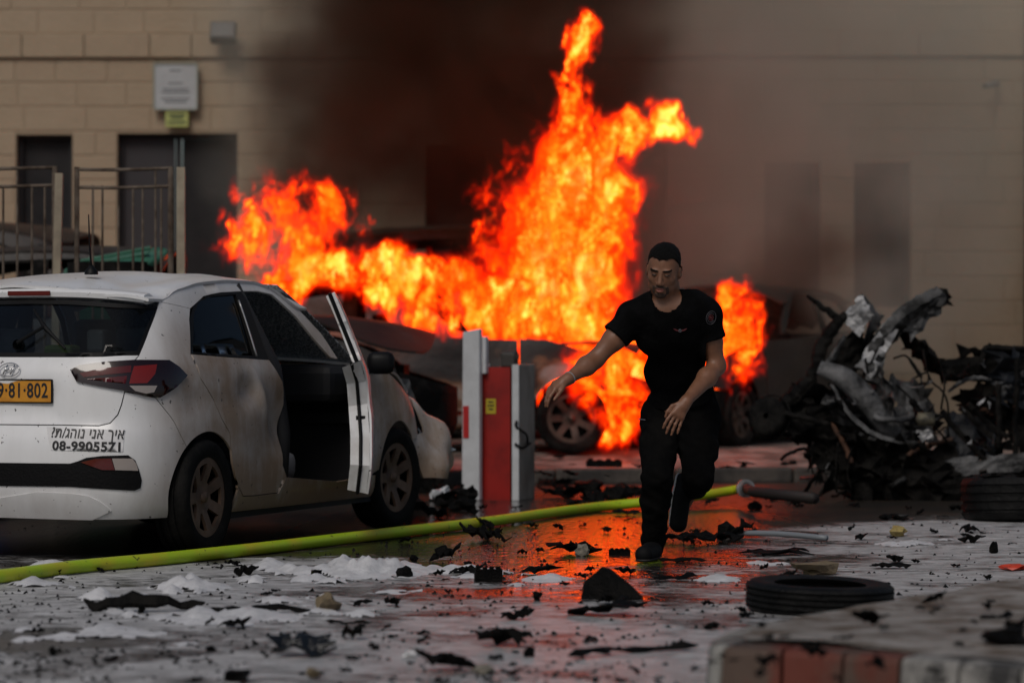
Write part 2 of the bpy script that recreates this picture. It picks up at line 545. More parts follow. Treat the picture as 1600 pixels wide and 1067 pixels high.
# ------------------------------------------------------------------ fire and smoke
M_flame = bpy.data.materials.new('flame_body'); M_flame.use_nodes = True
t = NT(M_flame.node_tree); t.t.nodes.clear()
out = t.n('ShaderNodeOutputMaterial'); at = t.n('ShaderNodeAttribute', attribute_name='density')
pv = t.n('ShaderNodeVolumePrincipled'); pv.inputs['Density Attribute'].default_value = ''; pv.inputs['Color'].default_value = (0, 0, 0, 1)
D = at.outputs['Fac']
EXT = 34.0
ext = t.m('MULTIPLY', t.m('POWER', D, 1.9), EXT)
t.l(ext, pv.inputs['Density'])
hot = t.m('MULTIPLY_ADD', D, 5.4, 1.3)
t.l(t.ramp(t.m('MULTIPLY', D, .72), [(0., (1, .004, .00002)), (1., (1, .27, .05)), (.24, (1, .016, .0002)), (.42, (1, .046, .0006)), (.60, (1, .110, .003)), (.80, (1, .205, .016))]), pv.inputs['Emission Color'])
t.l(t.m('MULTIPLY', ext, hot), pv.inputs['Emission Strength'])
t.l(pv.outputs[0], out.inputs['Volume'])

M_lick = bpy.data.materials.new('flame_skin'); M_lick.use_nodes = True
t = NT(M_lick.node_tree); t.t.nodes.clear()
out = t.n('ShaderNodeOutputMaterial'); ad = t.n('ShaderNodeAddShader'); em = t.n('ShaderNodeEmission'); tr = t.n('ShaderNodeBsdfTransparent')
em.inputs[0].default_value = (1, .07, .004, 1); em.inputs[1].default_value = .10
t.l(em.outputs[0], ad.inputs[0]); t.l(tr.outputs[0], ad.inputs[1]); t.l(ad.outputs[0], out.inputs['Surface'])


def volume_tree(name, field, lo, hi, vox, m):
    """a grid of densities filled from a node field"""
    g = bpy.data.node_groups.new(name, 'GeometryNodeTree'); g.interface.new_socket('Geometry', in_out='OUTPUT', socket_type='NodeSocketGeometry')
    t = NT(g); out = t.n('NodeGroupOutput'); pos = t.n('GeometryNodeInputPosition').outputs[0]
    vc = t.n('GeometryNodeVolumeCube'); t.l(field(t, pos), vc.inputs['Density'])
    vc.inputs['Min'].default_value = lo; vc.inputs['Max'].default_value = hi
    for i, a in enumerate('XYZ'): vc.inputs['Resolution ' + a].default_value = max(4, int((hi[i] - lo[i]) / vox))
    sm = t.n('GeometryNodeSetMaterial'); sm.inputs['Material'].default_value = m
    t.l(vc.outputs[0], sm.inputs[0]); t.l(sm.outputs[0], out.inputs[0])
    return g, t, vc, sm, out


def capsule_field(t, pw, caps, d, blend=.22):
    """smallest distance to tapered limbs, in units of their radius"""
    best = None
    for a, b in caps:
        A = W(a[0], a[1], d + a[2]); B = W(b[0], b[1], d + b[2]); ra, rb = a[3] * d / FP, b[3] * d / FP
        ab = B - A; L2 = ab.dot(ab) + 1e-6
        cv = t.n('ShaderNodeCombineXYZ')
        for i in range(3): cv.inputs[i].default_value = ab[i]
        pa = t.v('SUBTRACT', pw, tuple(A)); h = t.clamp(t.m('DIVIDE', t.v('DOT_PRODUCT', pa, tuple(ab)), L2))
        val = t.m('DIVIDE', t.v('LENGTH', t.v('SUBTRACT', pa, t.v('SCALE', cv.outputs[0], h))), t.m('MULTIPLY_ADD', h, rb - ra, ra))
        best = val if best is None else t.m('SMOOTH_MIN', best, val, blend)
    return best


def chain(*pts): return [(pts[i], pts[i + 1]) for i in range(len(pts) - 1)]


def make_flame(label, caps, d, lo, hi, vox, seed, gain=1.0, cool=0.):
    def field(t, pos):
        p0 = t.v('ADD', pos, (seed * 7.31, seed * 3.17, seed * 1.7)); ps = t.v('MULTIPLY', p0, (1, 1, .62))
        half = (.5, .5, .5)
        w1 = t.v('SCALE', t.v('SUBTRACT', t.noise(ps, 1.7, 1.5).outputs['Color'], half), .50)
        w2 = t.v('SCALE', t.v('SUBTRACT', t.noise(t.v('ADD', ps, w1), 6.5, 3.5).outputs['Color'], half), .36)
        sh = t.m('SUBTRACT', 1., capsule_field(t, t.v('ADD', t.v('ADD', pos, w1), w2), caps, d))
        f = t.noise(t.v('ADD', t.v('MULTIPLY', p0, (1, 1, .6)), t.v('SCALE', w2, 1.3)), 6.5, 5.5, .62).outputs['Fac']
        slow = t.m('SUBTRACT', t.noise(t.v('MULTIPLY', p0, (1, 1, .7)), 2.1, 2).outputs['Fac'], .5)
        de = t.m('MULTIPLY_ADD', t.m('SUBTRACT', f, .5 + cool), 6.4 * gain, t.m('MULTIPLY', t.m('MINIMUM', sh, .62), .86))
        de = t.m('MULTIPLY_ADD', slow, 1.1, de)
        return t.m('MULTIPLY', t.m('MAXIMUM', de, 0.), t.clamp(t.m('MULTIPLY', t.m('ADD', sh, .10), 1.9)))
    g, t, vc, sm, out = volume_tree('flame_field', field, tuple(lo), tuple(hi), vox, M_flame)
    # the outer skin of the flame: its surface at a low density, kept as a plain mesh
    v2m = t.n('GeometryNodeVolumeToMesh'); v2m.resolution_mode = 'VOXEL_SIZE' if hasattr(v2m, 'resolution_mode') else None
    try: v2m.inputs['Resolution Mode'].default_value = 'Size'
    except Exception: pass
    v2m.inputs['Voxel Size'].default_value = .045; v2m.inputs['Threshold'].default_value = .22
    t.l(vc.outputs[0], v2m.inputs[0]); t.l(v2m.outputs[0], out.inputs[0])
    tmp = bpy.data.objects.new('tmp', bpy.data.meshes.new('tmp')); C.objects.link(tmp)
    tmp.modifiers.new('grid', 'NODES').node_group = g
    dg = bpy.context.evaluated_depsgraph_get()
    hull = bpy.data.meshes.new_from_object(tmp.evaluated_get(dg)); hull.name = 'flame'
    bpy.data.objects.remove(tmp)
    t.l(sm.outputs[0], out.inputs[0])
    hull.polygons.foreach_set('use_smooth', [True] * len(hull.polygons))
    hull.materials.clear()
    o = mk('flame', hull, M_lick, label=label, category='flame', group='flames of the burning cars')
    b = mk('flame_body', bpy.data.meshes.new('flame_body'), M_flame, o, kind='stuff')
    b.modifiers.new('grid', 'NODES').node_group = g
    print('flame', len(hull.polygons))
    return o


FD = 25.7
VOX = .022
a, b = W(660, 712, FD - 1), W(1160, 0, FD)
make_flame('tallest flame column rising from the front of the burning grey car',
           chain((885, 585, -.2, 96), (872, 440, 0, 122), (908, 310, 0, 104), (898, 220, 0, 68), (886, 130, 0, 22), (905, 66, 0, 32)) +
           chain((930, 240, 0, 58), (1020, 184, 0, 33), (1088, 213, 0, 18)) + chain((860, 560, -.75, 46), (920, 560, -.85, 60), (962, 620, -.9, 48), (966, 676, -.9, 40)) +
           chain((975, 550, -.3, 52), (1010, 600, -.3, 44)) + chain((770, 480, -.4, 56), (840, 520, -.6, 60)),
           FD, (a.x, FD - 1.45, .16), (b.x, FD + .72, b.z), VOX, 0)
a, b = W(690, 540, FD), W(900, 140, FD)
make_flame('deep red flame fringe along the left of the tallest column',
           chain((775, 440, .1, 46), (784, 310, .1, 62), (812, 240, .1, 48), (856, 185, .1, 28)), FD, (a.x, FD - .5, a.z), (b.x, FD + .7, b.z), VOX, 3, .8, .13)
a, b = W(310, 500, FD - .2), W(630, 235, FD)
make_flame('reddish orange flame billow above the roof of the white car',
           chain((385, 365, 0, 60), (430, 330, 0, 66), (500, 325, 0, 64), (558, 342, 0, 26), (585, 345, 0, 11)) + chain((400, 390, 0, 52), (435, 440, 0, 40)) + chain((470, 380, 0, 50), (540, 390, 0, 34)),
           FD, (a.x, FD - .6, a.z), (b.x, FD + .55, b.z), VOX, 4, 1.0, .085)
a, b = W(395, 580, FD - .7), W(850, 325, FD)
make_flame('low rolling flames pouring from the windows of the burning grey car',
           chain((440, 440, -.95, 42), (520, 420, -1.0, 38), (590, 424, -1.0, 44), (640, 450, -.75, 52), (720, 450, -.75, 60), (768, 462, -.6, 46)) + chain((596, 450, -1.0, 34), (608, 520, -1.0, 24)) +
           chain((735, 395, 0, 18), (740, 350, 0, 9)) + chain((650, 480, -.8, 42), (762, 488, -.75, 44)) + chain((440, 465, -.95, 32), (462, 500, -.95, 26)),
           FD, (a.x, FD - 1.5, a.z), (b.x, FD + .5, b.z), VOX, 1)
a, b = W(1050, 700, 26.2), W(1225, 395, 26.2)
make_flame('smaller flame behind the walking man, burning at the dark maroon car',
           chain((1148, 452, 0, 30), (1146, 520, 0, 58), (1125, 590, 0, 54), (1105, 625, 0, 40)), 26.2, (a.x, 25.6, .2), (b.x, 26.8, b.z), VOX, 2, 1., .03)

# ---- smoke
def smoke_material(name, col, aniso):
    m = bpy.data.materials.new(name); m.use_nodes = True
    t = NT(m.node_tree); t.t.nodes.clear()
    out = t.n('ShaderNodeOutputMaterial'); at = t.n('ShaderNodeAttribute', attribute_name='density')
    pv = t.n('ShaderNodeVolumePrincipled'); pv.inputs['Density Attribute'].default_value = ''
    pv.inputs['Color'].default_value = (*col, 1); pv.inputs['Anisotropy'].default_value = aniso
    t.l(at.outputs['Fac'], pv.inputs['Density']); t.l(pv.outputs[0], out.inputs['Volume'])
    return m


def smoke_noise(t, pos, s1, a1, s2, a2):
    half = (.5, .5, .5)
    w1 = t.v('SCALE', t.v('SUBTRACT', t.noise(pos, s1, 2).outputs['Color'], half), a1)
    w2 = t.v('SCALE', t.v('SUBTRACT', t.noise(t.v('ADD', pos, w1), s2, 4).outputs['Color'], half), a2)
    return w1, t.v('ADD', t.v('ADD', pos, w1), w2)


def dark_field(t, pos):
    w1, pw = smoke_noise(t, pos, .55, 1.6, 1.9, .9)
    c = capsule_field(t, pw, chain((850, 360, 0, 130), (790, 150, 0, 220), (760, -140, .1, 300)) + chain((430, 330, 0, 60), (540, 250, 0, 150), (640, 60, 0, 220)) + chain((1180, 490, .4, 90), (1250, 430, .4, 80)), 27.6, .3)
    n = t.ramp(t.noise(t.v('ADD', pos, t.v('SCALE', w1, .6)), 1.3, 5, .6).outputs['Fac'], [(.34, .05), (.66, 2.0)])
    return t.m('MULTIPLY', t.m('MULTIPLY', t.clamp(t.m('MULTIPLY', t.m('SUBTRACT', 1.15, c), 1.2)), 2.3), n)


def pale_field(t, pos):
    w1, pw = smoke_noise(t, pos, .5, 1.5, 1.7, .8)
    c = capsule_field(t, pw, chain((1050, 430, 0, 190), (1130, 180, 0, 330), (1060, -150, 0, 420)) + chain((1210, 500, -.3, 110), (1360, 470, -.3, 130), (1450, 380, 0, 130)) + chain((430, 330, .2, 110), (520, 60, .2, 230)) + chain((1420, 240, .3, 200), (1480, 80, .3, 230)), 28.6, .35)
    n = t.ramp(t.noise(t.v('ADD', pos, t.v('SCALE', w1, .7)), 1.0, 5, .62).outputs['Fac'], [(.32, .1), (.68, 1.9)])
    return t.m('MULTIPLY', t.m('MULTIPLY', t.clamp(t.m('MULTIPLY', t.m('SUBTRACT', 1.25, c), .9)), .62), n)


a, b = W(250, 560, 27), W(1400, -260, 29)
for nm, fn, m, y0, y1, lb in (('smoke', dark_field, smoke_material('dark_smoke', (.15, .085, .055), .1), 26.3, 28.9, 'dark brown smoke column billowing up behind the flames'),
                              ('smoke', pale_field, smoke_material('pale_smoke', (.72, .71, .63), .0), 27.0, 30.7, 'thin grey brown smoke drifting over the right half of the wall')):
    x0, x1 = (a.x, b.x) if fn is dark_field else (W(280, 0, 28).x, W(1640, 0, 28.5).x)
    g, *_ = volume_tree('smoke_field', fn, (x0, y0, .9), (x1, y1, b.z), .11, m)
    o = mk(nm, bpy.data.meshes.new('smoke'), m, label=lb, category='smoke', kind='stuff')
    o.modifiers.new('grid', 'NODES').node_group = g

# ------------------------------------------------------------------ hatchback: skin, tracing and panels
CAR_RZ = R(-20.0)


def rot2(x, y, a): return (x * math.cos(a) - y * math.sin(a), x * math.sin(a) + y * math.cos(a))


_w = G(319, 868)
_dx, _dy = rot2(.815, .665, CAR_RZ)
CAR_O = Vector((_w.x - _dx, _w.y - _dy, 0))
_pl = np.array(spline([(0, 0), (.25, .010), (.48, .045), (.66, .135), (.775, .30), (.825, .52), (.85, .85), (.865, 1.4), (.867, 2.2), (.862, 2.9), (.845, 3.35), (.76, 3.74), (.52, 3.95), (.26, 4.02), (0, 4.035)], 24))
_al = np.concatenate([[0], np.cumsum(np.hypot(*np.diff(_pl, axis=0).T))])
def _tab(rows):
    a = np.array(spline(rows, 10)); return a[:, 0], a[:, 1]
_siz, _siv = _tab([(.10, .10), (.18, .07), (.24, .03), (.34, .01), (.45, 0), (.6, 0), (.70, .003), (.78, .014), (.86, .018), (.93, .028), (.98, .042), (1.05, .068), (1.15, .105), (1.28, .157), (1.38, .203), (1.47, .26)])
_riz, _riv = _tab([(.10, .12), (.2, .07), (.28, .03), (.36, .005), (.5, 0), (.60, .008), (.66, .03), (.70, .05), (.80, .055), (.88, .06), (.95, .075), (1.0, .10), (1.05, .135), (1.2, .24), (1.35, .35), (1.42, .41), (1.5, .5)])
_sm = int(np.searchsorted(_pl[:, 1], 1.0))


def SK(u, z):
    """the car's outer skin: u runs along its plan from the middle of the tail, z is height"""
    u = np.asarray(u, float); z = np.asarray(z, float)
    au = np.abs(u); bx = np.interp(au, _al, _pl[:, 0]); by = np.interp(au, _al, _pl[:, 1])
    si = np.interp(z, _siz, _siv); ri = np.interp(z, _riz, _riv)
    x = np.sign(u + 1e-12) * bx * (1 - si / .867)
    wr = np.clip(1 - by / 1.05, 0, 1) ** 1.2
    wf = np.clip((by - 3.0) / 1.0, 0, 1)
    y = by + ri * wr - wf * np.interp(z, [.2, .3, .55, .75, .95], [.06, .0, .0, .12, .55])
    return np.stack([x, y, z], -1)


def SKN(u, z):
    e = .004; a = SK(u + e, z) - SK(u - e, z); b = SK(u, z + e) - SK(u, z - e)
    n = np.cross(a, b); return n / (np.linalg.norm(n, axis=-1, keepdims=True) + 1e-9)


def car_px(p):
    """a point of the car as it falls in the photograph"""
    c, s = math.cos(CAR_RZ), math.sin(CAR_RZ)
    X = CAR_O.x + p[..., 0] * c - p[..., 1] * s; Y = CAR_O.y + p[..., 0] * s + p[..., 1] * c
    return np.stack([800 + X / Y * FP, HZ + (CAM_Z - p[..., 2]) / Y * FP], -1)


_gu, _gz = np.meshgrid(np.arange(-.3, 4.0, .012), np.arange(.12, 1.47, .012), indexing='ij')
_gp = car_px(SK(_gu, _gz)).reshape(-1, 2); _gu = _gu.ravel(); _gz = _gz.ravel()


def uz(pts):
    """where pixels of the photograph lie on the car's skin"""
    out = []
    for q in pts:
        q = np.array(q, float); i = int(np.argmin(((_gp - q) ** 2).sum(1))); u, z = float(_gu[i]), float(_gz[i])
        for _ in range(6):
            e = 1e-4; f = car_px(SK(u, z)); J = np.stack([(car_px(SK(u + e, z)) - f) / e, (car_px(SK(u, z + e)) - f) / e], -1)
            st = np.linalg.lstsq(J, q - f, rcond=None)[0]; st = np.clip(st, -.03, .03); u += st[0]; z += st[1]
        out.append((float(u), float(z)))
    return out


def U(y):
    """u of a point on the car's flank at the length y"""
    k = len(_al) // 2
    return float(np.interp(y, _pl[:, 1], _al))


def side(pts): return [(U(y), z) for y, z in pts]
def arch(yc, a0, a1, r=.335, n=18): return [(yc + r * math.cos(R(a0 + (a1 - a0) * i / n)), .30 + r * math.sin(R(a0 + (a1 - a0) * i / n))) for i in range(n + 1)]


def shrink(poly, g):
    A = sum(poly[i][0] * poly[(i + 1) % len(poly)][1] - poly[(i + 1) % len(poly)][0] * poly[i][1] for i in range(len(poly)))
    sg = 1 if A > 0 else -1; out = []
    for i, p in enumerate(poly):
        a, b = Vector(poly[i - 1]), Vector(poly[(i + 1) % len(poly)]); d1 = (Vector(p) - a); d2 = (b - Vector(p))
        if d1.length < 1e-6 or d2.length < 1e-6: out.append(tuple(p)); continue
        n = Vector((-(d1.normalized() + d2.normalized()).y, (d1.normalized() + d2.normalized()).x))
        n = n.normalized() if n.length > 1e-3 else Vector((0, 0))
        out.append((p[0] + n.x * g * sg, p[1] + n.y * g * sg))
    return out


def mirror_poly(poly): return poly + [(-u, z) for u, z in reversed(poly) if abs(u) > 1e-4]


def panel(name, poly, m, parent, holes=(), th=.012, off=0., gap=.003, step=.05, flip=False, fn=None, ang=40):
    """a plate cut to an outline on the car's skin"""
    if gap: poly = shrink(poly, gap)
    v2, fs = fill2d(poly, holes, step)
    u = np.array([v[0] for v in v2]); z = np.array([v[1] for v in v2])
    P, N = SK(u, z), SKN(u, z)
    P = P + N * off
    if fn is not None: P = P + fn(u, z, P)[:, None] * N
    fs = [f if (np.cross(P[f[1]] - P[f[0]], P[f[2]] - P[f[0]]) @ N[f[0]]) > 0 else tuple(reversed(f)) for f in fs]
    V, F = shell([Vector(p) for p in P], fs, N, th)
    if flip:
        V = [Vector((-v.x, v.y, v.z)) for v in V]; F = [tuple(reversed(f)) for f in F]
    return auto_smooth(mk(name, me(name, V, F), m, parent), ang)


# outlines traced on the photograph, as places on the skin
A_TL = [(111, 579), (125, 572), (165, 567), (209, 564), (262, 564), (277, 574), (290, 587), (272, 606), (248, 621), (225, 619), (195, 611), (150, 603), (121, 597)]
OUT = {
    'tailgate': uz([(217, 555), (209, 565), (195, 612), (190, 632), (184, 648), (172, 661), (155, 665), (100, 664)]),
    'glass': uz([(100, 558), (160, 557.5), (217, 554), (233, 515), (246, 480), (180, 474), (110, 469)]),
    'tail_light': uz(A_TL),
    'insert': uz([(110, 724), (123, 720), (135, 715), (160, 712), (200, 711), (211, 719), (217, 735), (221, 750), (219, 762), (210, 766), (110, 760)]),
    'fog': uz([(127, 722), (150, 716.5), (206, 716), (212, 724), (215, 735), (160, 734)]),
    'door_r': uz([(298, 553), (314, 592), (334, 625), (347, 655), (359, 676), (364, 722), (373, 760), (380, 775), (400, 774), (435, 770), (448, 745), (443, 727), (447, 680), (448, 630), (441, 596), (420, 562), (400, 560.5), (350, 557)]),
    'dframe': uz([(298, 553), (296, 500), (303, 477), (318, 463), (345, 457), (380, 455), (390, 480), (420, 562), (400, 560.5), (350, 557)]),
    'dglass': uz([(301, 549.5), (303, 492), (311, 472), (333, 462.5), (369, 459.5), (384, 508), (398, 556), (350, 553)]),
    'quarter': uz([(195, 612), (209, 565), (217, 555), (233, 515), (246, 480), (249, 471), (297, 482), (296, 500), (298, 553), (314, 592), (334, 625), (347, 655), (359, 676), (364, 722), (369, 745)]),
    'rail': uz([(249, 471), (297, 482), (303, 477), (318, 463), (345, 457), (380, 455), (403, 455), (425, 460), (462, 494), (492, 531), (516, 558)]),
}
_u0 = OUT['tailgate'][-1]
TAILGATE = mirror_poly([(0, OUT['tailgate'][0][1] - .004)] + OUT['tailgate'] + [(0, _u0[1])])
GLASS = mirror_poly([(0, OUT['glass'][0][1])] + OUT['glass'] + [(0, OUT['glass'][-1][1] + .004)])
INSERT = mirror_poly([(0, OUT['insert'][0][1])] + OUT['insert'] + [(0, OUT['insert'][-1][1])])
YA = .665
QUARTER = OUT['quarter'] + side([(1.02, .34)] + arch(YA, 5, 128)) + uz([(243, 621)])
_b = side(arch(YA, 128, 196))
BUMPER = mirror_poly([(0, OUT['tailgate'][-1][1])] + OUT['tailgate'][::-1][:6] + uz([(243, 621)]) + _b + [(.55, .205), (0, .215)])
_dr = OUT['door_r']
BELT_F = .945
SILL = side([(YA + .335, .205)] + arch(YA, -16, 5)[0:0] + [(YA + .337, .31)]) + [_dr[6], _dr[7], _dr[8], _dr[9], _dr[10]] + side([(2.3, .315), (2.86, .33), (2.89, .20)])
FENDER = side([(2.80, .335), (2.80, .955), (3.05, .945), (3.35, .895), (3.6, .82), (3.72, .70), (3.70, .52)] + arch(3.235, 40, 170))
FDOOR = [_dr[i] for i in (10, 11, 12, 13, 14, 15)] + side([(2.35, BELT_F + .01), (2.79, BELT_F), (2.79, .34)])
FDOOR_OPEN = [(_dr[10][0] + .01, .275)] + [_dr[i] for i in (11, 12, 13, 14, 15)] + side([(2.35, BELT_F + .01), (2.79, BELT_F), (2.79, .28)])
FWIN_RAIL = OUT['rail'][5:]
yA = lambda u: float(np.interp(u, _al, _pl[:, 1]))
FFRAME = [_dr[15]] + [(u - .004, z - .004) for u, z in OUT['rail'][5:]] + side([(2.79, BELT_F), (2.35, BELT_F + .01)])
RAIL_TOP = uz([(428, 453), (399, 443.5), (350, 441), (300, 446), (265, 457)])
_a1 = OUT['rail'][-1]
RAIL = OUT['rail'] + [(_a1[0] + .10, _a1[1] - .01), (OUT['rail'][9][0] + .12, OUT['rail'][9][1] + .035), (OUT['rail'][8][0] + .08, OUT['rail'][8][1] + .035)] + RAIL_TOP
FBUMP = mirror_poly(side([(3.70, .52), (3.72, .66)]) + [(U(3.9), .60), (_al[-1] - .35, .56), (_al[-1], .55), (_al[-1], .20), (U(3.9), .20)] + side([(3.60, .24), (3.575, .30)] + arch(3.235, 8, 36, n=5)))
FBUMP_R = side([(3.70, .52), (3.72, .66)]) + [(U(3.9), .60), (_al[-1] - .35, .56), (_al[-1] - .02, .55), (_al[-1] - .02, .20), (U(3.9), .20)] + side([(3.60, .24), (3.575, .30)] + arch(3.235, 8, 36, n=5))
print('car', [tuple(round(a, 2) for a in p) for p in OUT['door_r'][:3] + OUT['tail_light'][:2] + OUT['rail'] + OUT['glass'][:3]])


def grid_patch(name, f, nu, nv, m, parent, th=.015, ang=40):
    """a plate from a function of two numbers 0..1"""
    P = [[Vector(f(i / nu, j / nv)) for j in range(nv + 1)] for i in range(nu + 1)]
    vs = [p for r in P for p in r]; k = nv + 1
    fs = [(i * k + j, (i + 1) * k + j, (i + 1) * k + j + 1, i * k + j + 1) for i in range(nu) for j in range(nv)]
    N = [Vector((0, 0, 0)) for _ in vs]
    for q in fs:
        n = (vs[q[1]] - vs[q[0]]).cross(vs[q[3]] - vs[q[0]])
        for i in q: N[i] += n
    N = [n.normalized() for n in N]
    V, F = shell(vs, fs, N, th)
    return auto_smooth(mk(name, me(name, V, F), m, parent), ang)


_eu = np.array([OUT['rail'][0]] + RAIL_TOP[::-1] + [(OUT['rail'][8][0] + .08, OUT['rail'][8][1] + .035)])
_edge = SK(np.interp(np.linspace(0, 1, 60), np.linspace(0, 1, len(_eu)), _eu[:, 0]), np.interp(np.linspace(0, 1, 60), np.linspace(0, 1, len(_eu)), _eu[:, 1]))
print('edge', _edge[::10].round(2).tolist())


def roof_fn(s, t, dent=0.):
    y = .33 + (2.22 - .33) * s; q = 2 * t - 1
    xr = float(np.interp(y, _edge[:, 1], _edge[:, 0])) + .004; ze = float(np.interp(y, _edge[:, 1], _edge[:, 2])) - .002
    zc = float(np.interp(y, [.33, .45, .6, .9, 1.3, 1.7, 2.0, 2.25], [1.366, 1.395, 1.42, 1.448, 1.462, 1.462, 1.452, 1.43]))
    z = ze + (zc - ze) * (1 - abs(q) ** 2.4)
    y2 = y + .06 * q * q * (1 - s) ** 2 - .05 * q * q * s ** 2
    if dent:
        X, Y = q * xr, y
        z -= dent * .045 * math.exp(-((X - .36) / .13) ** 2 - ((Y - .75) / .5) ** 2) + dent * .012 * (noise.noise(Vector((X * 4, Y * 3, 3.3)))) * (1 - abs(q) ** 4)
    return (q * xr, y2, z)


def wheel(parent, loc, M, flat=1., kind='cover', rimonly=False):
    """a road wheel: tyre with tread grooves, rim with spokes; its outer face looks to +x"""
    w = empty('wheel', loc, parent=parent)
    pr = [(.205, -.085), (.235, -.098), (.27, -.097), (.290, -.085), (.297, -.07)]
    for g in (-.045, 0, .045):
        pr += [(.300, g - .010), (.291, g - .008), (.291, g + .008), (.300, g + .010)]
    pr += [(.297, .07), (.290, .085), (.27, .097), (.235, .098), (.205, .085)]
    if not rimonly:
        MB().lathe(pr, 48, 'x', close=True).build('tyre', M['tyre'], w, smooth=True).modifiers.new('e', 'EDGE_SPLIT').split_angle = R(45)
    # spoked disc
    def ring(r, n): return [(r * math.cos(2 * math.pi * i / n), r * math.sin(2 * math.pi * i / n)) for i in range(n)]
    holes = []
    ns = 7
    for k in range(ns):
        c = 2 * math.pi * k / ns
        a = .50 * 2 * math.pi / ns
        h = []
        for i in range(7): h.append((.172, c - a * .62 + a * 1.24 * i / 6))
        for i in range(5): h.append((.085, c + a * .30 - a * .60 * i / 4))
        holes.append([(r * math.cos(b), r * math.sin(b)) for r, b in h])
    v2, fs = fill2d(ring(.205, 48), holes, .03)
    def hgt(x, y):
        r = math.hypot(x, y); return .062 + .018 * math.cos(min(r / .205, 1) * math.pi) * -1 + (.012 if r < .045 else 0)
    vs = [Vector((hgt(x, y), x, y)) for x, y in v2]
    fs = [f if ((vs[f[1]] - vs[f[0]]).cross(vs[f[2]] - vs[f[0]])).x > 0 else tuple(reversed(f)) for f in fs]
    V, F = shell(vs, fs, [Vector((1, 0, 0))] * len(vs), .018)
    rim = auto_smooth(mk('rim', me('rim', V, F), M['rim'], w), 30)
    MB().lathe([(.206, -.08), (.19, -.07), (.19, .02), (.06, .02), (0.001, .02)], 32, 'x').build('brake_drum', M['black'], w, smooth=True)
    MB().lathe([(.03, .05), (.028, .072), (.001, .075)], 20, 'x').build('hub_cap', M['rim'], w, smooth=True)
    return w


def text_mesh(body, size, bold=0.):
    """the outline of a line of lettering, flat in x and y, centred"""
    cu = bpy.data.curves.new('lettering', 'FONT'); cu.body = body; cu.size = size; cu.align_x = 'CENTER'; cu.align_y = 'CENTER'
    cu.offset = bold; cu.space_character = 1.08; cu.resolution_u = 4
    ob = bpy.data.objects.new('tmp', cu); C.objects.link(ob)
    dg = bpy.context.evaluated_depsgraph_get()
    m = bpy.data.meshes.new_from_object(ob.evaluated_get(dg)); bpy.data.objects.remove(ob)
    m.materials.clear()
    return m


def car_paint(name, dirt=True):
    m = bpy.data.materials.new(name); m.use_nodes = True
    t = NT(m.node_tree); b = m.node_tree.nodes['Principled BSDF']
    P = t.n('ShaderNodeTexCoord').outputs['Object']
    sx = t.n('ShaderNodeSeparateXYZ'); t.l(P, sx.inputs[0])
    # dust thrown on the flank by the blast, thicker forward of the tail and low down
    n1 = t.noise(P, 2.6, 6, .62).outputs['Fac']; n2 = t.noise(t.v('MULTIPLY', P, (1, 1, .25)), 9., 5, .65).outputs['Fac']
    fl = t.clamp(t.m('MULTIPLY', t.m('SUBTRACT', sx.outputs[0], .60), 5.)); fw = t.clamp(t.m('MULTIPLY', t.m('SUBTRACT', sx.outputs[1], .05), 2.2))
    lowz = t.clamp(t.m('MULTIPLY', t.m('SUBTRACT', .50, sx.outputs[2]), 3.))
    d = t.m('MULTIPLY', t.m('MULTIPLY', fl, fw), t.m('ADD', t.m('MULTIPLY', n1, 1.0), t.m('MULTIPLY', n2, .5)))
    d = t.m('ADD', t.m('MULTIPLY', d, 1.15), t.m('MULTIPLY', lowz, t.m('MULTIPLY', n2, .45)))
    d = t.clamp(d)
    base = t.mix(t.ramp(n2, [(.3, 0.), (.75, 1.)]), (.80, .81, .82), (.72, .725, .73))
    col = t.mix(d, base, (.27, .19, .13))
    sp = t.ramp(t.noise(P, 34., 2, .5).outputs['Fac'], [(.70, 0.), (.735, 1.)])
    col = t.mix(t.m('MULTIPLY', sp, .85), col, (.03, .026, .022))
    t.l(col, b.inputs['Base Color'])
    t.l(t.mixf(d, .28, .62), b.inputs['Roughness']); b.inputs['Coat Weight'].default_value = .25; b.inputs['Coat Roughness'].default_value = .15
    return m


def glass_mat(name, col, rough=.05, trans=.9, crack=0.):
    m = bpy.data.materials.new(name); m.use_nodes = True
    t = NT(m.node_tree); t.t.nodes.clear()
    out = t.n('ShaderNodeOutputMaterial'); tr = t.n('ShaderNodeBsdfTransparent'); gl = t.n('ShaderNodeBsdfGlossy'); mx = t.n('ShaderNodeMixShader')
    tr.inputs[0].default_value = (*col, 1); gl.inputs['Roughness'].default_value = rough
    fr = t.n('ShaderNodeFresnel'); fr.inputs[0].default_value = 1.3
    t.l(fr.outputs[0], mx.inputs[0]); t.l(tr.outputs[0], mx.inputs[1]); t.l(gl.outputs[0], mx.inputs[2])
    res = mx.outputs[0]
    if crack:
        P = t.n('ShaderNodeTexCoord').outputs['Object']
        vo = t.n('ShaderNodeTexVoronoi'); vo.feature = 'DISTANCE_TO_EDGE'; vo.inputs['Scale'].default_value = 38.
        t.l(t.v('ADD', P, t.v('SCALE', t.noise(P, 12., 2).outputs['Color'], .03)), vo.inputs['Vector'])
        k = t.ramp(vo.outputs['Distance'], [(.02, 1.), (.10, .15)])
        df = t.n('ShaderNodeBsdfDiffuse'); df.inputs[0].default_value = (.55, .56, .56, 1); m2 = t.n('ShaderNodeMixShader')
        t.l(t.m('MULTIPLY', k, crack), m2.inputs[0]); t.l(res, m2.inputs[1]); t.l(df.outputs[0], m2.inputs[2]); res = m2.outputs[0]
    t.l(res, out.inputs['Surface'])
    return m


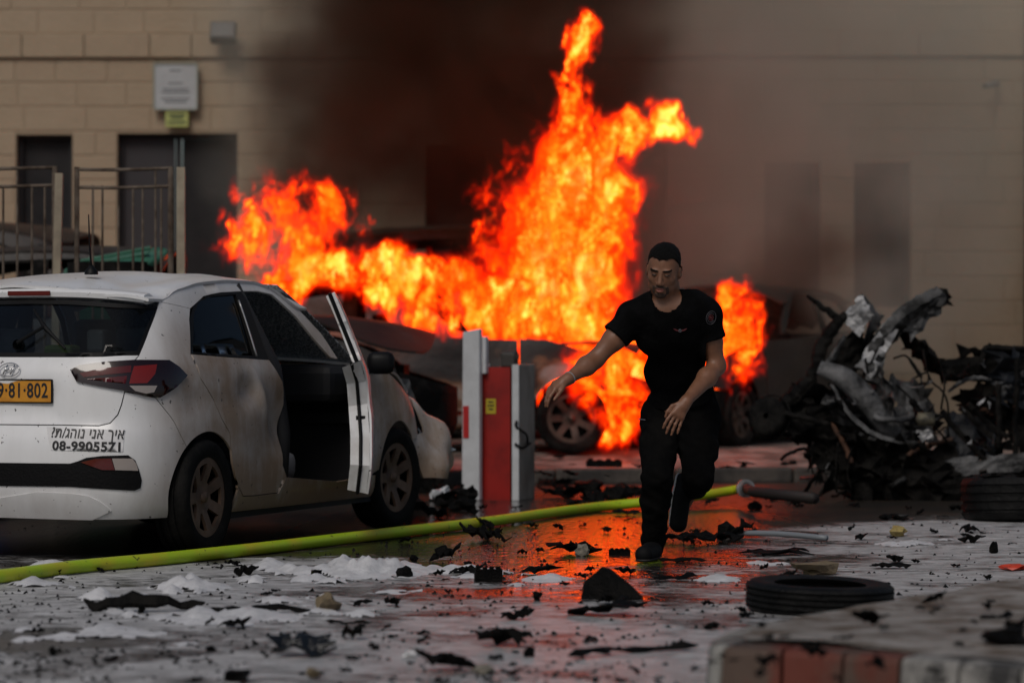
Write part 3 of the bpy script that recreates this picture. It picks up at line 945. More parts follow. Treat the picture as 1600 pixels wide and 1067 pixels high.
M_black = mat('black_plastic', (.004, .004, .0045), .5, spec=.2)
M_tyre = mat('tyre_rubber', (.003, .003, .003), .8, spec=.15, col2=(.008, .0075, .007), scale=9, bump=.3, bscale=60)
M_rim = mat('dusty_brown_rim', (.15, .095, .065), .55, metal=.2, col2=(.08, .05, .035), scale=9)
M_red_lens = mat('red_lens', (.085, .003, .0025), .08, coat=.6)
M_red_hot = mat('bright_red_lens', (.20, .010, .006), .12, coat=.5)
M_dark_lens = mat('smoked_red_lens', (.010, .001, .001), .08, coat=.6)
M_clear = mat('clear_lens', (.34, .30, .28), .15, coat=.5)
M_chrome = mat('chrome', (.6, .6, .6), .15, metal=1.)
M_plate = mat('yellow_plate', (.62, .27, .02), .45, col2=(.5, .2, .015), scale=12)
M_ink = mat('black_ink', (.012, .012, .014), .5)
M_decal = mat('white_decal', (.72, .72, .73), .5, col2=(.62, .62, .62), scale=14)
M_cloth = mat('grey_seat_cloth', (.40, .40, .42), .9, col2=(.28, .28, .30), scale=9, bump=.3, bscale=90)
M_cabin = mat('dark_cabin_trim', (.012, .012, .014), .7)


def skin_text(name, mesh, u0, z0, off, m, parent, slope=0.):
    """lettering laid on the car's skin"""
    co = np.array([v.co[:] for v in mesh.vertices])
    u = u0 + co[:, 0]; z = z0 + co[:, 1] + slope * co[:, 0]
    P = SK(u, z) + SKN(u, z) * off
    for v, p in zip(mesh.vertices, P): v.co = p
    mesh.update()
    return mk(name, mesh, m, parent)


def seat(parent, x, y):
    s = empty('seat', (x, y, .30), parent=parent)
    MB().box((0, 0, .10), (.48, .50, .16)).build('cushion', M_cloth, s, bevel=.05, smooth=True)
    rt = Matrix.Rotation(R(16), 3, 'X')
    MB().box((0, -.30, .46), (.46, .13, .62), rt, .86).build('backrest', M_cloth, s, bevel=.05, smooth=True)
    MB().box((0, -.385, .84), (.25, .10, .17), rt).build('headrest', M_cloth, s, bevel=.04, smooth=True)
    return s


def white_car():
    M = {'tyre': M_tyre, 'rim': M_rim, 'black': M_black}
    paint = car_paint('dusty_white_paint')
    car = empty('parked_car', CAR_O, CAR_RZ, label='white hatchback with dented rear door, open front door and yellow plate', category='car')
    def dent_door(u, z, P):
        y = P[:, 1]; zz = P[:, 2]
        d = -.050 * np.exp(-((y - 1.50) / .22) ** 2 - ((zz - .62) / .16) ** 2)
        d += .036 * np.exp(-(((y - 1.30) + .55 * (zz - .8)) / .05) ** 2 - ((zz - .80) / .13) ** 2)
        d -= .045 * np.exp(-((y - 1.15) / .10) ** 2 - ((zz - .84) / .06) ** 2)
        d += .030 * np.exp(-((y - 1.78 + .5 * (zz - .55)) / .035) ** 2 - ((zz - .60) / .16) ** 2)
        d += .016 * np.sin(9 * y + 14 * zz) * np.exp(-((zz - .6) / .25) ** 2) * np.clip((y - 1.05) * 3, 0, 1)
        return d
    def dent_q(u, z, P):
        return -.010 * np.exp(-((P[:, 1] - .55) / .1) ** 2 - ((P[:, 2] - .80) / .05) ** 2)
    def recess(u, z, P):     # hollow round the number plate
        return -.022 * np.clip(1 - (np.abs(u) / .33) ** 8, 0, 1) * np.clip(1 - (np.abs(z - .79) / .105) ** 6, 0, 1)
    panel('tailgate', TAILGATE, paint, car, fn=recess, step=.035)
    panel('rear_window', GLASS, glass_mat('rear_glass', (.50, .55, .58)), car, th=.004, off=-.004, gap=0)
    panel('rear_window_seal', GLASS, M_black, car, holes=[shrink(GLASS, .022)], th=.006, off=.001, gap=0)
    panel('rear_bumper', BUMPER, paint, car, step=.04)
    panel('bumper_insert', INSERT, mat('black_mesh_plastic', (.003, .003, .0035), .6, spec=.18, bump=.25, bscale=70), car, off=.006, gap=0)
    # crease of the lower bumper lip
    panel('bumper_lip', mirror_poly([(0, .315)] + uz([(60, 768), (110, 770), (138, 774), (155, 782), (166, 790), (174, 797)]) + [(.5, .209), (0, .215)]), paint, car, off=.007, gap=0, th=.007, step=.03)
    for fl in (False, True):
        panel('quarter_panel', QUARTER, paint, car, flip=fl, fn=None if fl else dent_q, step=.04)
        panel('roof_rail', RAIL, paint, car, flip=fl, gap=.001)
        panel('rear_door', OUT['door_r'], paint, car, flip=fl, fn=None if fl else dent_door, step=.022 if not fl else .05, ang=60)
        panel('door_frame', OUT['dframe'], M_black, car, flip=fl, holes=[OUT['dglass']], gap=0, off=-.002)
        panel('door_window', OUT['dglass'], glass_mat('side_glass', (.22, .24, .24)), car, flip=fl, th=.004, off=-.012, gap=0)
        panel('sill', SILL, paint, car, flip=fl, step=.06)
        panel('front_fender', FENDER, paint, car, flip=fl, step=.05)
        tl = empty('tail_light', parent=car)
        T = OUT['tail_light']
        panel('housing', T, M_dark_lens, tl, flip=fl, off=.014, th=.02, gap=0, step=.02)
        panel('lamp_band', uz([(126, 584), (160, 577), (204, 573), (204, 583), (160, 587), (132, 590)]), M_red_lens, tl, flip=fl, off=.0165, th=.004, gap=0, step=.02)
        panel('lamp_band', uz([(136, 593), (165, 591), (198, 588), (196, 600), (165, 597)]), M_red_lens, tl, flip=fl, off=.0165, th=.004, gap=0, step=.02)
        panel('brake_lamp', uz([(208, 574), (243, 571), (240, 585), (228, 599), (201, 600), (204, 587)]), M_red_hot, tl, flip=fl, off=.0165, th=.004, gap=0, step=.02)
        panel('reversing_lamp', uz([(201, 603), (243, 603), (238, 613), (226, 615), (210, 611)]), M_clear, tl, flip=fl, off=.0175, th=.004, gap=0)
        fg = empty('fog_light', parent=car)
        F_ = OUT['fog']
        panel('reflector', uz([(127, 722), (150, 716.5), (174, 716), (179, 734), (160, 734)]), M_red_lens, fg, flip=fl, off=.012, th=.008, gap=0)
        panel('lamp', uz([(175, 716), (206, 716), (212, 724), (215, 735), (180, 734)]), M_clear, fg, flip=fl, off=.011, th=.008, gap=0)
        # chrome strip along the window
        a, b = uz([(371, 470), (399, 557)])
        pts = [SK(a[0] + (b[0] - a[0]) * i / 8, a[1] + (b[1] - a[1]) * i / 8) + SKN(a[0] + (b[0] - a[0]) * i / 8, a[1]) * .008 for i in range(9)]
        if fl: pts = [(-p[0], p[1], p[2]) for p in pts]
        MB().tube(pts, .006, 6).build('window_strip', mat('dull_chrome', (.4, .4, .4), .3, metal=.8), car, smooth=True)
    # left front door stays shut
    panel('front_door', FDOOR, paint, car, flip=True)
    panel('door_frame', FFRAME, M_black, car, flip=True, holes=[shrink(FFRAME, .03)], gap=0)
    grid_patch('roof', lambda s, q: roof_fn(s, q, 1.), 34, 40, paint, car)
    # spoiler over the rear window with its brake light
    vs, fs = [], []
    sec = [(.345, 1.316), (.312, 1.326), (.306, 1.350), (.318, 1.364), (.37, 1.374), (.44, 1.352), (.44, 1.330)]
    for i in range(25):
        q = i / 12 - 1; x = q * .60
        for y, z in sec: vs.append((x, y + .10 * q * q, z - .022 * abs(q) ** 3 - (.010 * q * q)))
    k = len(sec)
    fs = [(i * k + j, i * k + (j + 1) % k, (i + 1) * k + (j + 1) % k, (i + 1) * k + j) for i in range(24) for j in range(k)] + [tuple(range(k)), tuple(24 * k + j for j in reversed(range(k)))]
    sp = auto_smooth(mk('spoiler', me('spoiler', vs, fs), paint, car), 50)
    bl = MB()
    for i in range(8):
        q = (i - 3.5) / 3.5 * .115 + .0; bl.box((q / .115 * .105, .306 + .004 * abs(q), 1.343), (.033, .012, .024))
    bl.build('high_brake_light', mat('dim_red_lens', (.10, .006, .006), .15), sp, bevel=.003)
    # antenna
    an = empty('antenna', (.19, .62, 1.455), parent=car)
    MB().lathe([(.036, -.01), (.034, .008), (.018, .024), (.009, .038), (.001, .04)], 16).build('base', M_black, an, smooth=True)
    MB().tube([(0, 0, .03), (0, -.02, .16), (0, -.03, .30)], [.006, .005, .003], 6).build('mast', M_black, an, smooth=True)
    # wiper on the rear glass
    wp = empty('rear_wiper', parent=car)
    def on(u, z, o): return Vector(SK(u, z) + SKN(u, z) * o)
    q = uz([(30, 541), (72, 515), (55, 487), (104, 548)])
    MB().lathe([(.028, -.01), (.026, .02), (.001, .026)], 14, 'y', c=on(*q[0], .012)).build('pivot', M_black, wp, smooth=True)
    MB().tube([on(*q[0], .03), on(*q[1], .028)], .009, 6).build('arm', M_black, wp)
    MB().tube([on(*q[2], .018), on(*q[1], .02), on(*q[3], .018)], [.005, .012, .006], 6).build('blade', M_black, wp)
    # number plate
    npl = empty('number_plate', parent=car)
    zp = uz([(15, 611)])[0][1]
    def plate_pt(x, z, o): return Vector((x, float(SK(0, zp)[1]) + .018 - o - .010 * (1 - (x / .26) ** 2) * 0, z))
    MB().box(plate_pt(0, zp, 0), (.520, .010, .112)).build('plate', M_plate, npl, bevel=.004)
    f = MB()
    for sx in (-1, 1): f.box(plate_pt(sx * .2605, zp, .002), (.006, .014, .118))
    for sz in (-1, 1): f.box(plate_pt(0, zp + sz * .0575, .002), (.515, .014, .006))
    f.build('plate_frame', M_black, npl)
    tm = text_mesh('9·81·802', .098, .0015)
    w_ = max(v.co.x for v in tm.vertices) - min(v.co.x for v in tm.vertices)
    for v in tm.vertices: v.co = plate_pt(v.co.x * .285 / w_ + .096, zp + v.co.y * 1.05, .0075)
    mk('digits', tm, M_ink, npl)
    MB().box(plate_pt(-.238, zp, .0065), (.036, .002, .10)).build('blue_band', mat('plate_blue', (.01, .03, .2), .5), npl)
    # oval badge: a ring with two leaning strokes and a bar
    bd = empty('badge', parent=car)
    ub, zb = uz([(16, 579)])[0]
    def bpt(x, z, o=.014): return on(ub + x, zb + z, o)
    MB().tube([bpt(.060 * math.cos(R(a)), .031 * math.sin(R(a))) for a in range(0, 361, 12)], .0032, 6).build('ring', M_chrome, bd, smooth=True)
    MB().tube([bpt(-.030, -.022), bpt(-.022, .0), bpt(-.012, .022)], .0042, 6).tube([bpt(.010, -.022), bpt(.022, 0), bpt(.030, .022)], .0042, 6).tube([bpt(-.022, -.004), bpt(.0, .002), bpt(.022, .004)], .0038, 6).build('strokes', M_chrome, bd, smooth=True)
    # sticker on the bumper
    st = empty('bumper_sticker', parent=car)
    q = uz([(73, 667), (196, 672), (192, 706), (80, 703)])
    panel('backing', q, M_decal, st, off=.003, th=.002, gap=0)
    c = uz([(136, 678), (134, 698)])
    tm = text_mesh('?ת/גהונ ינא ךיא', .070, .0012)
    w_ = max(v.co.x for v in tm.vertices) - min(v.co.x for v in tm.vertices)
    for v in tm.vertices: v.co.x *= .37 / w_
    skin_text('hebrew_line', tm, c[0][0], c[0][1], .0055, M_ink, st, -.02)
    tm = text_mesh('08-9905571', .062, .002)
    w_ = max(v.co.x for v in tm.vertices) - min(v.co.x for v in tm.vertices)
    for v in tm.vertices: v.co.x *= .345 / w_
    skin_text('phone_number', tm, c[1][0] + .005, c[1][1], .0055, M_ink, st, -.02)
    # front: bonnet, cracked windscreen, dashboard
    def bonnet(s, q):
        y = 2.86 + 1.02 * s; qq = 2 * q - 1
        return (qq * (.80 - .12 * s ** 2), y - .10 * qq * qq * s, 1.0 - .15 * s ** 1.7 - .05 * qq * qq + .02 * math.sin(9 * s + 3 * qq) * s)
    grid_patch('bonnet', bonnet, 14, 14, paint, car)
    def screen(s, q):
        qq = 2 * q - 1
        return (qq * (.735 - .155 * s), 2.98 - .80 * s - .10 * qq * qq, .985 + .45 * s + .02 * math.sin(math.pi * s) - .015 * qq * qq)
    grid_patch('windscreen', screen, 12, 16, glass_mat('crazed_glass', (.5, .52, .5), crack=.9), car, th=.006)
    MB().box((0, 2.72, .86), (1.42, .36, .22)).build('dashboard', M_cabin, car, bevel=.05)
    sw = empty('steering_wheel', (-.36, 2.42, .92), parent=car)
    MB().tube([(.18 * math.cos(R(a)), .06 * math.sin(R(a)), .17 * math.sin(R(a))) for a in range(0, 361, 15)], .015, 8).build('rim', M_black, sw, smooth=True)
    MB().tube([(-.17, 0, 0), (.17, 0, 0)], .018, 6).build('spoke', M_black, sw)
    for x in (-.36, .36): seat(car, x, 2.08)
    rs = empty('rear_bench', (0, 1.15, .30), parent=car)
    MB().box((0, 0, .12), (1.22, .46, .18)).build('cushion', M_cloth, rs, bevel=.05)
    MB().box((0, -.27, .46), (1.22, .14, .56), Matrix.Rotation(R(14), 3, 'X')).build('backrest', M_cloth, rs, bevel=.05)
    for x in (-.38, .38): MB().box((x, -.35, .80), (.26, .09, .14)).build('headrest', M_cloth, rs, bevel=.03)
    fp = MB().box((0, 1.95, .22), (1.56, 2.2, .10)).box((0, .62, .42), (1.10, .75, .20)).box((0, 3.35, .5), (1.05, .8, .5)).box((0, 2.92, .58), (1.5, .05, .68))
    for s in (-1, 1):
        fp.box((s * .60, .665, .60), (.30, .74, .06)).box((s * .52, .665, .45), (.03, .8, .4)).box((s * .58, 3.235, .66), (.34, .80, .06))
    fp.build('floor_pan', M_cabin, car)
    # inner posts between the doors
    for s in (-1, 1):
        MB().tube([(s * .80, 1.62, .28), (s * .80, 1.66, .60), (s * .775, 1.60, .95), (s * .625, 1.42, 1.40)], [.05, .05, .05, .035], 8).build('door_post', M_cabin, car, smooth=True)
        MB().tube([(s * .80, 2.84, .28), (s * .80, 2.84, .95)], .04, 8).build('hinge_post', M_cabin, car)
    # parcels seen through the rear window
    for nm, loc, sz, col in (('yellow_parcel', (.13, .42, 1.03), (.16, .12, .10), (.30, .34, .10)), ('grey_parcel', (.27, .55, 1.10), (.10, .1, .12), (.25, .25, .24)), ('red_parcel', (.24, .42, 1.0), (.12, .1, .05), (.22, .02, .02)), ('blue_parcel', (.36, .45, 1.0), (.12, .1, .06), (.02, .04, .25))):
        MB().box(loc, sz).build(nm, mat(nm, col, .6), car, bevel=.02)
    MB().box((0, .52, .94), (1.1, .36, .03)).build('parcel_shelf', M_cabin, car)
    for x, y in ((.752, .665), (.752, 3.235)):
        w = wheel(car, (x, y, .30), M)
        if y > 3: w.rotation_euler = (0, 0, R(-6))
    for x, y in ((-.752, .665), (-.752, 3.235)):
        w = wheel(car, (x, y, .30), M); w.rotation_euler = (0, 0, R(180))
    # front bumper torn loose on the near corner
    fb = panel('front_bumper', side([(3.70, .52), (3.72, .68), (3.80, .80)]) + [(U(3.86) + .02, .66), (U(3.9) + .06, .52), (U(3.9) + .02, .28), (U(3.86), .20)] + side([(3.60, .24), (3.575, .30)] + arch(3.235, 8, 36, n=5)), paint, car, step=.04, fn=lambda u, z, P: .035 * np.sin(14 * z + 1) * np.sin(17 * u))
    pv_ = Vector((.80, 3.66, .4))
    mt = Matrix.Translation((.05, .05, .05)) @ Matrix.Translation(pv_) @ Matrix.Rotation(R(-46), 4, 'Z') @ Matrix.Rotation(R(-16), 4, 'Y') @ Matrix.Rotation(R(16), 4, 'X') @ Matrix.Translation(-pv_)
    fb.data.transform(mt)
    # right front door, swung open
    dr = empty('front_door', (.835, 2.80, 0), parent=car)
    dr.rotation_euler = (0, 0, R(22))
    def place(o):
        o.data.transform(Matrix.Translation((-.835, -2.80, 0))); return o
    place(panel('door_skin', FDOOR_OPEN, paint, dr, step=.05))
    place(panel('inner_panel', shrink(FDOOR_OPEN, .02), mat('grey_door_card', (.10, .11, .125), .7, col2=(.05, .05, .06), scale=5), dr, off=-.085, th=.03, gap=0))
    FD_ = shrink(FDOOR_OPEN, .004); n = len(FD_)
    P_ = SK(np.array([p[0] for p in FD_]), np.array([p[1] for p in FD_])); N_ = SKN(np.array([p[0] for p in FD_]), np.array([p[1] for p in FD_]))
    V = [Vector(p - q * .012) for p, q in zip(P_, N_)] + [Vector(p - q * .115) for p, q in zip(P_, N_)]
    V = [v - Vector((.835, 2.80, 0)) for v in V]
    mk('door_edge', me('door_edge', V, [(i, (i + 1) % n, n + (i + 1) % n, n + i) for i in range(n)]), mat('white_jamb', (.78, .79, .80), .35, col2=(.62, .61, .60), scale=6), dr)
    FF = shrink(FFRAME, .002)
    place(panel('window_frame', FF, mat('white_jamb', (0, 0, 0)), dr, holes=[shrink(FFRAME, .036)], gap=0, th=.05, off=-.004))
    # rubber seal round the door edge
    V2 = [Vector(p - q * .060) * 1. for p, q in zip(P_, N_)]
    c_ = sum(V2, Vector()) / n
    MB().tube([v - Vector((.835, 2.80, 0)) + (v - c_).normalized() * .006 for v in V2 + V2[:1]], .010, 6, cap=False).build('seal', M_black, dr)
    eF = SK(np.array([p[0] for p in FF]), np.array([p[1] for p in FF])); nF = SKN(np.array([p[0] for p in FF]), np.array([p[1] for p in FF]))
    MB().tube([Vector(a - b * .03) - Vector((.835, 2.80, 0)) for a, b in zip(eF, nF)][0:len(OUT['rail'][5:]) + 1], .012, 6).build('seal', M_black, dr)
    e = Vector(SK(FDOOR_OPEN[3][0], .66)) - Vector((.835, 2.80, 0))
    MB().box(e + Vector((-.06, -.006, 0)), (.05, .012, .08)).build('latch', M_black, dr)
    mr = empty('door_mirror', (-.03, -.05, .92), parent=dr)
    MB().box((.10, .0, .06), (.16, .12, .13)).build('shell', M_black, mr, bevel=.04, smooth=True)
    MB().box((.015, .0, .02), (.06, .06, .05)).build('stalk', M_black, mr, bevel=.01)
    return car


CAR = white_car()

# ------------------------------------------------------------------ the man, grown from tapered limbs
MD = 15.05


def mp(px, py, dy=0.): return np.array(W(px, py, MD + dy))


class Field:
    """a box of distances that limbs are blended into"""
    def __init__(s, lo, hi, h):
        s.lo, s.h = np.array(lo, float), h
        n = np.ceil((np.array(hi) - s.lo) / h).astype(int) + 1
        s.F = np.full(n, .5, np.float32)
    def region(s, c0, c1):
        a = np.clip(np.floor((np.array(c0) - s.lo) / s.h).astype(int), 0, np.array(s.F.shape)); b = np.clip(np.ceil((np.array(c1) - s.lo) / s.h).astype(int) + 1, 0, np.array(s.F.shape))
        sl = tuple(slice(i, j) for i, j in zip(a, b))
        g = [np.arange(i, j, dtype=np.float32) * s.h + o for i, j, o in zip(a, b, s.lo)]
        return sl, g[0][:, None, None], g[1][None, :, None], g[2][None, None, :]
    def blend(s, sl, d, k, sub=False):
        a = s.F[sl]
        if sub:
            h = np.clip(.5 - .5 * (a + d) / k, 0, 1); s.F[sl] = a * (1 - h) - d * h + k * h * (1 - h)
        else:
            h = np.clip(.5 + .5 * (a - d) / k, 0, 1); s.F[sl] = a * (1 - h) + d * h - k * h * (1 - h)
    def cone(s, A, B, ra, rb, k=.02, sub=False, m=.09):
        A, B = np.array(A), np.array(B); r = max(ra, rb) + m
        sl, X, Y, Z = s.region(np.minimum(A, B) - r, np.maximum(A, B) + r)
        if min(s.F[sl].shape) == 0: return
        ab = B - A; L = ab @ ab + 1e-9
        t = np.clip(((X - A[0]) * ab[0] + (Y - A[1]) * ab[1] + (Z - A[2]) * ab[2]) / L, 0, 1)
        d = np.sqrt((X - A[0] - t * ab[0]) ** 2 + (Y - A[1] - t * ab[1]) ** 2 + (Z - A[2] - t * ab[2]) ** 2) - (ra + (rb - ra) * t)
        s.blend(sl, d, k, sub)
    def ell(s, c, rad, fr=None, k=.02, sub=False, m=.07):
        c = np.array(c); rad = np.array(rad); fr = np.eye(3) if fr is None else fr
        R_ = rad.max() + m
        sl, X, Y, Z = s.region(c - R_, c + R_)
        if min(s.F[sl].shape) == 0: return
        q = [((X - c[0]) * fr[i][0] + (Y - c[1]) * fr[i][1] + (Z - c[2]) * fr[i][2]) / rad[i] for i in range(3)]
        n = np.sqrt(q[0] ** 2 + q[1] ** 2 + q[2] ** 2); g = np.sqrt((q[0] / rad[0]) ** 2 + (q[1] / rad[1]) ** 2 + (q[2] / rad[2]) ** 2) + 1e-6
        s.blend(sl, n * (n - 1) / g, k, sub)
    def coords(s):
        return (np.arange(s.F.shape[0])[:, None, None] * s.h + s.lo[0], np.arange(s.F.shape[1])[None, :, None] * s.h + s.lo[1], np.arange(s.F.shape[2])[None, None, :] * s.h + s.lo[2])
    def mesh(s, name, F=None):
        V, Q = nets(s.F if F is None else F, s.lo, s.h); return np_mesh(name, V, Q)


# joints, read off the photograph
J = {k: mp(*v) for k, v in {
    'neck': (1043, 472, -.33), 'headb': (1037, 448, -.40), 'chest': (1052, 512, -.26), 'belly': (1056, 575, -.10), 'pelvis': (1062, 632, .02),
    'shR': (990, 497, -.30), 'shL': (1102, 494, -.26), 'elR': (930, 562, -.34), 'wrR': (888, 592, -.48), 'elL': (1120, 572, -.22), 'wrL': (1072, 627, -.46),
    'hipR': (1034, 650, .03), 'hipL': (1092, 648, .03), 'knR': (1026, 745, -.20), 'anR': (1021, 848, -.02), 'knL': (1090, 742, -.12), 'anL': (1084, 764, .30)}.items()}


def unit(v): v = np.array(v, float); return v / np.linalg.norm(v)


# head frame: x to the man's left (image right), y out of the face, z up the skull
hf = unit((-.22, -.90, -.34)); hx = unit(np.cross(hf, (0.10, 0, 1.))) * -1; hz = np.cross(hx, hf) * -1
if hz[2] < 0: hz = -hz
if hx[0] < 0: hx = -hx
HC = mp(1037, 424, -.42)
FR = np.stack([hx, hf, hz])
def hp(x, y, z): return HC + hx * x + hf * y + hz * z


SH = 1.0


def torso(f, g=0.):
    c = f.cone; e = f.ell
    # rib cage, waist and pelvis as flat ovals along the spine
    sp = unit(J['neck'] - J['pelvis']); lr = unit(J['shL'] - J['shR']); bk = np.cross(sp, lr); fr = np.stack([lr, bk, sp])
    e(J['chest'] + sp * .02, (.178 + g, .122 + g, .175 + g), fr, .05)
    e(J['chest'] + sp * .085, (.165 + g, .095 + g, .09 + g), fr, .04)
    e(J['belly'] + sp * .02, (.140 + g, .096 + g, .17 + g), fr, .06)
    e(J['pelvis'], (.168 + g, .118 + g, .125 + g), fr, .06)
    for a, s_ in (('shR', -1), ('shL', 1)):
        c(J['chest'] + sp * .12 + lr * s_ * .05, J[a], .075 + g, .066 + g, .05)
    c(J['neck'] - sp * .03 + lr * -.02, J['neck'] + sp * .01, .075 + g * .4, .062, .04)
    for s_ in (-1, 1): c(J['neck'] - sp * .01 + lr * s_ * .03, J['shR' if s_ < 0 else 'shL'] + sp * .012, .045 + g, .050 + g, .05)


def arm(f, a, b, c_, g=0., fore=True):
    f.cone(J[a], J[a] + (J[b] - J[a]) * .5, .060 + g, .053 + g, .03); f.cone(J[a] + (J[b] - J[a]) * .5, J[b], .053 + g, .041 + g, .03)
    if fore:
        v = J[c_] - J[b]; f.cone(J[b], J[b] + v * .32, .041, .045, .03); f.cone(J[b] + v * .32, J[c_], .045, .026, .03)


def finger(f, base, d1, d2, d3, ls, r):
    p = np.array(base)
    for d, l, q in zip((d1, d2, d3), ls, (1., .93, .82)):
        n = p + unit(d) * l; f.cone(p, n, r * q, r * q * .92, .006, m=.03); p = n


def hand(f, wr, ax, side_v, curl, fwd, sp=1.):
    """ax: wrist to knuckles; side_v: towards the thumb; curl: the way the fingers bend"""
    ax, side_v, curl = unit(ax), unit(side_v), unit(curl)
    f.cone(wr, wr + ax * .03, .026, .027, .02)
    for k in (-1, 0, 1): f.cone(wr + ax * .015 + side_v * k * .012, wr + ax * .082 + side_v * k * .024, .0155, .0145, .014, m=.04)
    L = (.034, .040, .038, .030)
    for i in range(4):
        o = (1.5 - i) * .0205; b = wr + ax * .086 + side_v * o
        spread = side_v * (1.5 - i) * .13 * sp
        finger(f, b, ax * 1. + curl * fwd[0] + spread, ax * 1. + curl * fwd[1] + spread * .6, ax * 1. + curl * fwd[2] + spread * .3, (L[i] * 1.15, L[i] * .78, L[i] * .62), .0088 if i < 3 else .0078)
    b = wr + ax * .022 + side_v * .024
    finger(f, b, ax * .8 + side_v * .75 + curl * .25, ax * 1. + side_v * .35 + curl * .4, ax * 1. + curl * .5, (.042, .034, .028), .0105)


def head(f):
    e = f.ell
    e(hp(0, -.012, .045), (.077, .098, .088), FR, .02)           # cranium
    e(hp(0, .022, -.010), (.066, .072, .075), FR, .03)           # face
    e(hp(0, .030, -.062), (.050, .056, .052), FR, .03)           # jaw
    e(hp(0, .062, -.096), (.024, .022, .020), FR, .025)          # chin
    for s in (-1, 1):
        e(hp(s * .043, .048, -.018), (.024, .026, .020), FR, .02)    # cheekbone
        e(hp(s * .050, .010, -.070), (.016, .034, .024), FR, .03)    # jaw corner
        e(hp(s * .030, .103, .012), (.021, .020, .0125), FR, .012, True)   # eye socket
        e(hp(s * .030, .080, .010), (.0145, .0135, .0125), FR, .004)      # eyeball under the lid
        e(hp(s * .028, .083, .031), (.026, .012, .0085), FR, .010)   # brow
        e(hp(s * .080, -.010, -.002), (.011, .022, .032), FR, .008)  # ear
        e(hp(s * .088, -.004, .002), (.006, .011, .018), FR, .005, True)
        e(hp(s * .0125, .098, -.0335), (.0095, .0115, .0085), FR, .006)   # nostril wing
    f.cone(hp(0, .088, .020), hp(0, .108, -.026), .0095, .0125, .010, m=.04)   # nose
    e(hp(0, .088, -.056), (.026, .014, .0075), FR, .006)         # upper lip
    e(hp(0, .087, -.071), (.022, .014, .0085), FR, .006)         # lower lip
    e(hp(0, .104, -.0635), (.022, .012, .0022), FR, .003, True)  # mouth line
    f.cone(hp(0, -.02, -.05), J['neck'] - np.array((0, -.03, .03)), .058, .064, .03)
    f.cone(J['neck'], hp(0, -.02, -.03), .060, .056, .03)


def legs(f, g=0., foot=True):
    for h, k, a in (('hipR', 'knR', 'anR'), ('hipL', 'knL', 'anL')):
        f.cone(J[h], J[k], .086 + g, .056 + g, .04); v = J[a] - J[k]
        f.cone(J[k], J[k] + v * .35, .053 + g, .053 + g, .03); f.cone(J[k] + v * .35, J[a], .053 + g, .034 + g, .03)
    if foot:
        f.cone(J['anR'], FTR, .034, .02, .02); f.cone(J['anL'], FTL, .030, .02, .02)


FTR = mp(1012, 862, -.14)
FTL = mp(1064, 806, .31)
lo, hi = mp(840, 885, -.75), mp(1150, 372, .62)
lo[1], hi[1] = MD - .72, MD + .56
f = Field(lo, hi, .0058)
torso(f); arm(f, 'shR', 'elR', 'wrR'); arm(f, 'shL', 'elL', 'wrL'); legs(f)
hand(f, J['wrR'], (-.75, -.35, -.40), (.05, -.75, -.55), (.10, .25, -1.), (.55, 1.5, 2.6))
hand(f, J['wrL'], (-.50, -.25, -.80), (-.80, -.30, .45), (.30, .80, -.3), (.10, .30, .55), .8)
head(f)
M_skin = bpy.data.materials.new('skin'); M_skin.use_nodes = True
t = NT(M_skin.node_tree); b = M_skin.node_tree.nodes['Principled BSDF']
P = t.n('ShaderNodeTexCoord').outputs['Object']
t.l(t.mix(t.ramp(t.noise(P, 22., 5, .6).outputs['Fac'], [(.35, 0.), (.7, 1.)]), (.185, .082, .044), (.235, .11, .062)), b.inputs['Base Color'])
b.inputs['Roughness'].default_value = .48; b.inputs['Subsurface Weight'].default_value = .08; b.inputs['Subsurface Radius'].default_value = (.01, .004, .002)
M_tee = mat('black_cotton', (.0028, .0028, .003), .95, col2=(.005, .005, .0055), scale=9, bump=.5, bscale=22, spec=.06)
M_trs = mat('black_work_trousers', (.0032, .0032, .0034), .95, col2=(.006, .0057, .0055), scale=7, bump=.5, bscale=16, spec=.06)
M_hair = mat('black_hair', (.004, .0033, .0028), .7, spec=.15, bump=.8, bscale=160)
M_shoe = mat('black_shoe', (.005, .005, .0055), .7, spec=.15)
man = mk('person', f.mesh('person'), M_skin, label='man in black t-shirt and black trousers hurrying past the fire, arms swinging', category='person')


def wave(X, Y, Z, sc, seed):
    """slow folds of cloth"""
    return (np.sin(X * sc + np.sin(Z * sc * .7 + seed) * 1.7 + seed) * np.sin(Z * sc * .8 + np.sin(Y * sc + seed) * 1.5) + .6 * np.sin(Z * sc * 1.9 + X * sc * 1.1 + seed * 2)).astype(np.float32)


# t-shirt: the torso and upper arms, a little larger, cut at neck, sleeves and hem
g = Field(mp(935, 660, -.62) * (1, 0, 1) + (0, MD - .62, 0), mp(1150, 455, 0) * (1, 0, 1) + (0, MD + .22, 0), .0065)
torso(g, .014); arm(g, 'shR', 'elR', None, .017, False); arm(g, 'shL', 'elL', None, .020, False)
X, Y, Z = g.coords()
T = g.F + wave(X, Y, Z, 26., 1.) * .0035
for a, b_, fr_ in (('shR', 'elR', .46), ('shL', 'elL', .46)):
    v = unit(J[b_] - J[a]); c = J[a] + (J[b_] - J[a]) * fr_
    dd = (X - c[0]) * v[0] + (Y - c[1]) * v[1] + (Z - c[2]) * v[2]
    r = np.sqrt((X - c[0]) ** 2 + (Y - c[1]) ** 2 + (Z - c[2]) ** 2)
    q = np.sqrt(np.maximum(r * r - dd * dd, 0))
    T = np.where((q < .08) & (r < .3) & (X * (1 if a == 'shL' else -1) > (J[a][0] * (1 if a == 'shL' else -1) - (.0 if a == 'shL' else .02))), np.maximum(T, dd), T)
